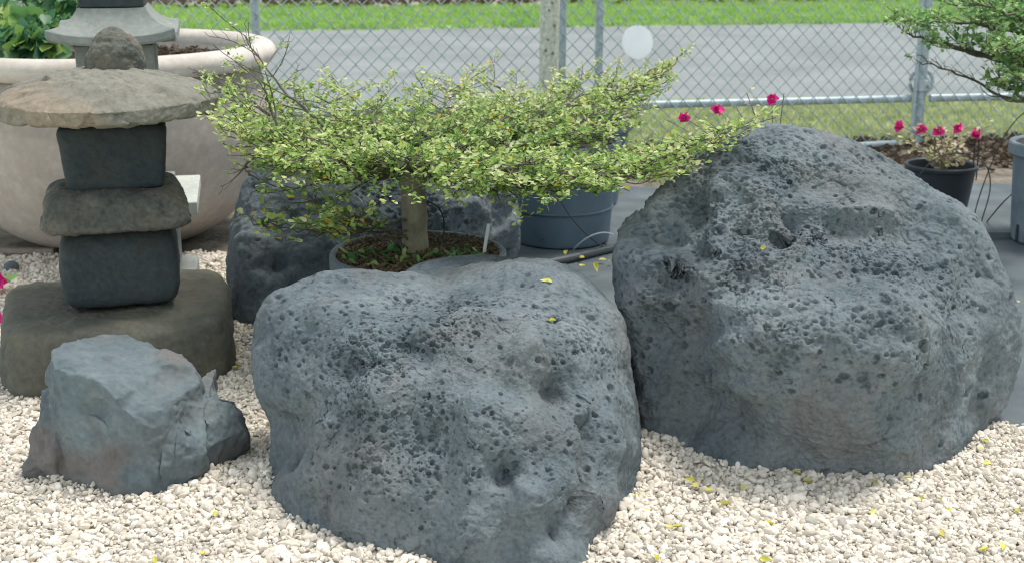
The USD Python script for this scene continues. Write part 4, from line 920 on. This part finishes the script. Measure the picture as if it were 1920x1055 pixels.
bougain('bougainvillea', 'variegated bougainvillea with five magenta flowers in the small black pot', (1.985, 6.05, 0.20),
        [P3(1685, 238, 5.95), P3(1726, 242, 5.95), P3(1760, 246, 5.9), P3(1797, 240, 6.0), P3(1829, 252, 5.95)],
        [P3(1640, 248, 6.1), P3(1710, 275, 6.0), P3(1780, 270, 5.9), P3(1860, 235, 6.1), P3(1840, 225, 6.2), P3(1770, 222, 6.2), P3(1815, 290, 5.9), P3(1690, 262, 6.1)], 210, 111, 0.030, 0.036)
bougain('bougainvillea', 'pale bougainvillea sprays with three magenta flowers rising behind the crest of the largest boulder', (0.95, 4.75, 0.02),
        [P3(1283, 221, 4.5), P3(1345, 205, 4.5), P3(1447, 186, 4.5)],
        [P3(1400, 175, 4.5), P3(1470, 175, 4.5), P3(1330, 230, 4.5), P3(1430, 222, 4.5), P3(1250, 225, 4.6), P3(1380, 200, 4.6), P3(1300, 215, 4.5)], 100, 112, 0.024, 0.022)
c0 = G(2, 545)
sp = Thing('flower_sprig', 'magenta flower sprig with a rounded green leaf on the gravel at the left edge', 'flower', (c0[0] - 0.1, c0[1], 0.03))
r = np.random.default_rng(113)
sp.part('stem', tube(curve([(c0[0] - 0.12, c0[1] + 0.02, 0.02), (c0[0] - 0.04, c0[1], 0.05), (c0[0] + 0.03, c0[1], 0.045)], 8), 0.002, 5), M['stick'], True)
flower(np.array([c0[0] + 0.0, c0[1] - 0.02, 0.045]), 0.034, r, sp); flower(np.array([c0[0] - 0.008, c0[1] - 0.05, 0.03]), 0.03, r, sp); flower(G(-2, 612) + [0, 0, 0.03], 0.022, r, sp)
v, F_ = place_leaves(np.array([[c0[0] + 0.02, c0[1], 0.045], [c0[0] + 0.02, c0[1], 0.04]]), np.array([[0.8, 0.3, 0.2], [0.6, -0.6, 0]]), np.array([[-0.2, -0.5, 0.8], [0, -0.3, 1]]), np.array([0.055, 0.04]), IVY_V * [0.7, 1, 1], IVY_F)
for k in range(2): sp.part('leaf', (v[k], F_), M['leaf_green'], True, tint=np.full(14, 0.75))

# ------------------------------------------------------------------ chain-link fence
FY0, FS = 7.72, YAW; fdir = unit(np.array([1, FS, 0.0]))


def fp(x, z, off=0.0): return np.array([x, FY0 + FS * x - off, z])


def fx(px):                             # where the fence line stands under a picture column
    d = ray(px, 200); t = FY0 / (d[1] - FS * d[0]); return d[0] * t


fence = Thing('chain_link_fence', 'galvanised chain link fence with round posts and a low rail across the back', 'fence', fp(0, 0))
W, HH = 0.0445, 0.047; NS = 34; wr = 0.0030
for par in (0, 1):
    zz = 0.02 + np.arange(NS + 1) * HH; xx = np.where((np.arange(NS + 1) + par) % 2 == 0, W + 0.002, -0.002); yo = np.where((np.arange(NS + 1) + par) % 2 == 0, 0.004, -0.004)
    pl = []
    for a_ in range(NS):
        for s_ in (0.06, 0.5, 0.94): pl.append([xx[a_] * (1 - s_) + xx[a_ + 1] * s_, yo[a_] * (1 - s_) + yo[a_ + 1] * s_, zz[a_] * (1 - s_) + zz[a_ + 1] * s_])
    zig = tube(np.array(pl), wr, 4)
    if par == 0: zig0 = zig
    else: zig1 = zig
ang = math.atan(FS); x0w = -3.0
for k in range(int(7.2 * math.sqrt(1 + FS * FS) / W)):
    v, f = zig0 if k % 2 == 0 else zig1
    p = numbered(fence.path, 'wire'); me = usdkit.mesh(stage, p, (rotz(v, ang), f), M['wire'], smooth=40)
    o = fp(x0w, 0) + fdir * (k * W) - fence.loc; UsdGeom.Xformable(me).AddTranslateOp().Set(Gf.Vec3d(*map(float, o)))


def seg(a_, b_, r_, s=14): return tube(np.linspace(a_, b_, 4), r_, s)


for px, rr_ in ((485, 0.024), (1053, 0.024), (1122, 0.024), (1727, 0.030)):
    x_ = fx(px); fence.part('post', seg(fp(x_, -0.2, -0.03), fp(x_, 1.75, -0.03), rr_), M['steel'], True)
x_ = fx(1713); fence.part('tension_bar', seg(fp(x_, 0.06, 0.004), fp(x_, 1.66, 0.004), 0.011), M['steel'], True)
fence.part('rail', seg(fp(-3.0, 0.262, -0.03), fp(fx(1709), 0.277, -0.03), 0.023), M['steel'], True)
fence.part('rail', seg(fp(fx(1745), 0.277, -0.03), fp(4.2, 0.277, -0.03), 0.023), M['steel'], True)
fence.part('top_rail', seg(fp(-3.0, 1.64, -0.03), fp(4.2, 1.64, -0.03), 0.021), M['steel'], True)
c_ = fp(fx(1728), 0.375, -0.05); a = np.linspace(0, 2 * np.pi, 33)
fence.part('ring', tube(c_ + 0.072 * (np.cos(a)[:, None] * fdir + np.sin(a)[:, None] * [0, 0, 1]), 0.012, 8, False), M['steel'], True)
v, f = va(rbox(0.075, 0.07, 0.075, 0.012, 12)); clamp = fence.part('clamp', (rotz(v, ang) + fp(fx(1728), 0.355, -0.028), f), M['steel'], 30)
v, f = va(trimesh.creation.cylinder(0.009, 0.03, sections=10)); fence.part('bolt', (v[:, [0, 2, 1]] + fp(fx(1738), 0.355, 0.012), f), M['steel'], 30, parent=clamp)

pipe_a, pipe_b = G(1470, 282, 0.02), G(1690, 268, 0.02)
solo('steel_pipe', seg(pipe_a, pipe_b, 0.019), M['steel'], 'loose silver pipe lying on the ground along the foot of the fence', 'pipe')
c_ = P3(1195, 80, FY0 + FS * 0.7 - 0.03)
a = np.arange(40) * 2 * np.pi / 40; v = []
for r_, y_ in ((0.0, -0.006), (0.085, -0.006), (0.092, -0.003), (0.092, 0.003), (0.085, 0.006), (0.0, 0.006)): v.append(np.c_[r_ * np.cos(a), np.full(40, y_), r_ * 1.06 * np.sin(a)])
v = np.vstack(v); i_ = np.arange(5)[:, None] * 40; j_ = np.arange(40)[None]; k_ = (j_ + 1) % 40; q_ = np.stack([i_ + j_, i_ + k_, i_ + 40 + k_, i_ + 40 + j_], -1).reshape(-1, 4)
plate = Thing('oval_plate', 'blank white oval plate hanging on the chain link fence', 'plate', c_)
v = np.c_[v[:, 0], v[:, 1] * 0.98 + v[:, 2] * 0.20, v[:, 2] * 0.98 - v[:, 1] * 0.20]
plate.part('disc', (rotz(v, ang) + c_, np.vstack([q_[:, [0, 1, 2]], q_[:, [0, 2, 3]]])), M['white'], 30)
plate.part('hook', tube(curve([c_ + [0, 0, 0.09], c_ + [0.002, 0.01, 0.115], c_ + [0, 0.03, 0.11]], 6), 0.002, 5), M['wire'], True)

# pale timber post in front of the fence
py_ = 7.25; b0 = P3(1030, 120, py_); zz = np.linspace(-0.1, 1.9, 40); v, f = tube(np.c_[np.full(40, b0[0]) + 0.012 * (zz - 0.8), np.full(40, py_), zz], 0.052, 20)
v = v + 0.008 * (fbm(v * [12, 12, 5], 3, 7)[:, None] - 0.5) * unit(v - [b0[0], py_, 0]) * [1, 1, 0]
post = Thing('timber_post', 'pale lichen speckled timber post rising behind the crown of the flat topped tree', 'post', (b0[0], py_, 0))
shaft = post.part('shaft', (v, f), M['post'], True)
for kx, ky in ((1035, 6), (1030, 20), (1028, 75), (1040, 48), (1024, 95), (1036, 100)):
    c_ = P3(kx, ky, py_ - 0.047); s_ = trimesh.creation.icosphere(2).vertices * np.array([0.009, 0.006, 0.010]); post.part('knot', (c_ + s_, trimesh.creation.icosphere(2).faces), M['knot'], True, parent=shaft)

# ------------------------------------------------------------------ hoses, tubes, sticks
pa, pb = G(1040, 490, 0.02), G(1160, 463, 0.02)
solo('irrigation_pipe', tube(curve([pa - [0.25, 0.12, 0], pa, pb, pb + [0.5, 0.16, 0]], 20), 0.016, 10), M['pipe'], 'dark irrigation pipe lying on the ground cloth in front of the blue grey tub', 'pipe')
solo('drip_tube', tube(curve([P3(1040, 345, 5.38), P3(1062, 395, 5.36), P3(1095, 435, 5.34), G(1135, 458)+[0, 0, .01]], 20), 0.003, 6), M['tube'], 'thin black drip tube hanging across the blue grey tub', 'tube')
solo('drip_tube', tube(curve([P3(985, 350, 5.36), P3(975, 400, 5.36), P3(966, 450, 5.35), G(964, 480)], 20), 0.0022, 6), M['steel'], 'thin pale tube running down the left side of the blue grey tub', 'tube')
solo('drip_tube', tube(curve([G(1075, 478) + [0, 0, .01], P3(1095, 450, 5.3), P3(1125, 437, 5.3), P3(1150, 440, 5.3)], 20), 0.003, 6), M['steel'], 'pale loop of tube at the lower right of the blue grey tub', 'tube')
solo('drip_tube', tube(curve([P3(1930, 205, 5.9), P3(1890, 245, 5.85), P3(1858, 310, 5.8), P3(1836, 370, 5.78), G(1828, 425)], 30), 0.0028, 6), M['tube'], 'long black drip tube arching from the right edge to the small black pot', 'tube')
solo('drip_tube', tube(curve([P3(1715, 345, 5.86), P3(1745, 305, 5.86), P3(1790, 288, 5.9), P3(1840, 300, 5.84), P3(1857, 345, 5.8), P3(1845, 400, 5.8), G(1838, 432)], 30), 0.0028, 6), M['tube'], 'black drip tube looped over the rim of the small black pot', 'tube')
solo('drip_tube', tube(curve([G(1840, 415) + [0, 0, .012], P3(1870, 392, 5.75), P3(1900, 362, 5.7), P3(1925, 345, 5.7)], 12), 0.003, 6), M['tube'], 'short black tube between the small black pot and the tall pot', 'tube')
for a_, b_, w_ in (((1825, 308), (1829, 240), 'left'), ((1832, 318), (1836, 243), 'right')):
    solo('drip_stake', tube(curve([P3(*a_, 6.0) - [0, 0, 0.05], P3(*a_, 6.0), P3(*b_, 5.97)], 8), 0.003, 6), M['tube'], f'thin black drip stake standing in the small black pot, {w_} one of two', 'stake')
solo('drip_tube', tube(curve([P3(796, 378, 4.2), P3(826, 395, 4.2), P3(833, 425, 4.2), P3(824, 465, 4.15)], 12), 0.0028, 6), M['tube'], 'black drip tube bending into the round tree pot right of the trunk', 'tube')
sa, sb = G(-10, 470, 0.015), G(102, 471, 0.015)
v, f = va(rbox(np.linalg.norm(sb - sa), 0.03, 0.022, 0.004, 8)); v += 0.006 * (fbm(v * 18, 3, 3)[:, None] - 0.5)
solo('wood_stick', (v + (sa + sb) / 2, f), M['stick'], 'short weathered wooden batten on the gravel before the terracotta planter', 'stick')
c_ = G(22, 505); s_ = trimesh.creation.icosphere(3).vertices; s_ = s_ * np.array([0.03, 0.022, 0.022]) * (1 + 0.2 * (fbm(s_ * 2, 2, 4)[:, None] - 0.5))
solo('grey_stone', (s_ + c_ + [0, 0, 0.012], trimesh.creation.icosphere(3).faces), M['lava_dark'], 'single dark grey stone lying on the white gravel at left', 'stone', smooth=True)
c_ = G(1712, 790) ; c_ = G(1312, 862); s_ = trimesh.creation.icosphere(3).vertices

# ------------------------------------------------------------------ fallen leaves
r = np.random.default_rng(121)
spots = [(1213, 828), (1283, 897), (1308, 903), (1340, 915), (1205, 927), (1222, 953), (1345, 940), (1352, 950), (1395, 907), (1505, 888), (1525, 902), (1690, 892), (1832, 834), (1840, 824), (1842, 868), (1640, 905), (1728, 935), (1755, 935), (1642, 953), (1455, 980), (1770, 957), (1910, 960), (1770, 1005), (1880, 1030), (1835, 1030), (1450, 1050), (1240, 983), (1262, 985), (1235, 1050), (405, 956), (290, 1040), (385, 1030), (440, 678), (436, 690), (57, 536)]
def fallen(c, n, sz, label, group, name='fallen_leaf'):
    v, F_ = place_leaves(np.array([c]), unit(np.array([[r.normal(), r.normal(), 0.15 * r.normal()]])), np.array([unit(np.asarray(n) + 0.3 * r.normal(size=3))]), np.array([sz]), LEAF_V * [0.95, 1, 1], LEAF_F, 2.6)
    solo(name, (v[0], F_), M['yellow_leaf'], label, 'leaf', group, smooth=True)


for px, py in spots:
    g = G(px, py); z_ = float(gh(g[0], g[1])) + 0.014; g = G(px, py, z_)
    own = {(405, 956): 'lone yellow leaf on the gravel left of the foot of the central boulder', (290, 1040): 'yellow leaf on the gravel in front of the small angular rock', (385, 1030): 'yellow leaf on the gravel between angular rock and central boulder near the bottom edge',
           (440, 678): 'yellow green leaf beside the right corner of the lantern base', (436, 690): 'yellow green leaf just below another one beside the lantern base', (57, 536): 'yellow leaf on the gravel behind the lantern base at far left'}
    lab, grp = (own[px, py], None) if (px, py) in own else ('small yellow leaf on the gravel close to the foot of the largest boulder', 'yellow leaves at the foot of the largest boulder') if py < 905 else ('small yellow leaf on the open gravel in the right foreground', 'yellow leaves on the open gravel')
    fallen(g, (0, -0.2, 1), r.uniform(0.022, 0.034), lab, grp)
for px, py in ((1098, 497), (1080, 481), (1138, 487), (1065, 502), (1120, 510), (1150, 488), (1060, 478), (1875, 522), (1905, 562), (1868, 440), (1880, 716)):
    fallen(G(px, py, 0.022), (0, -0.2, 1), r.uniform(0.026, 0.045), 'yellow green leaf on the ground cloth near the blue grey tub' if px < 1200 else 'yellow green leaf on the ground cloth right of the largest boulder', 'leaves by the blue grey tub' if px < 1200 else 'leaves right of the largest boulder')
for (px, py), lb in (((1010, 522), 'pale yellow leaf lying on the flat top of the central boulder'), ((1040, 598), 'curled yellow leaf caught in a hollow of the central boulder')):
    k = MID.pick(px, py); fallen(MID.v[k] + MID.n[k] * 0.006, MID.n[k], 0.034, lb, None)
k = BIG.pick(1440, 460); fallen(BIG.v[k] + BIG.n[k] * 0.006, BIG.n[k], 0.022, 'tiny pale leaf on the largest boulder below its dark hollow', None)
print('meshes', sum(p.IsA(UsdGeom.Mesh) for p in stage.Traverse()))
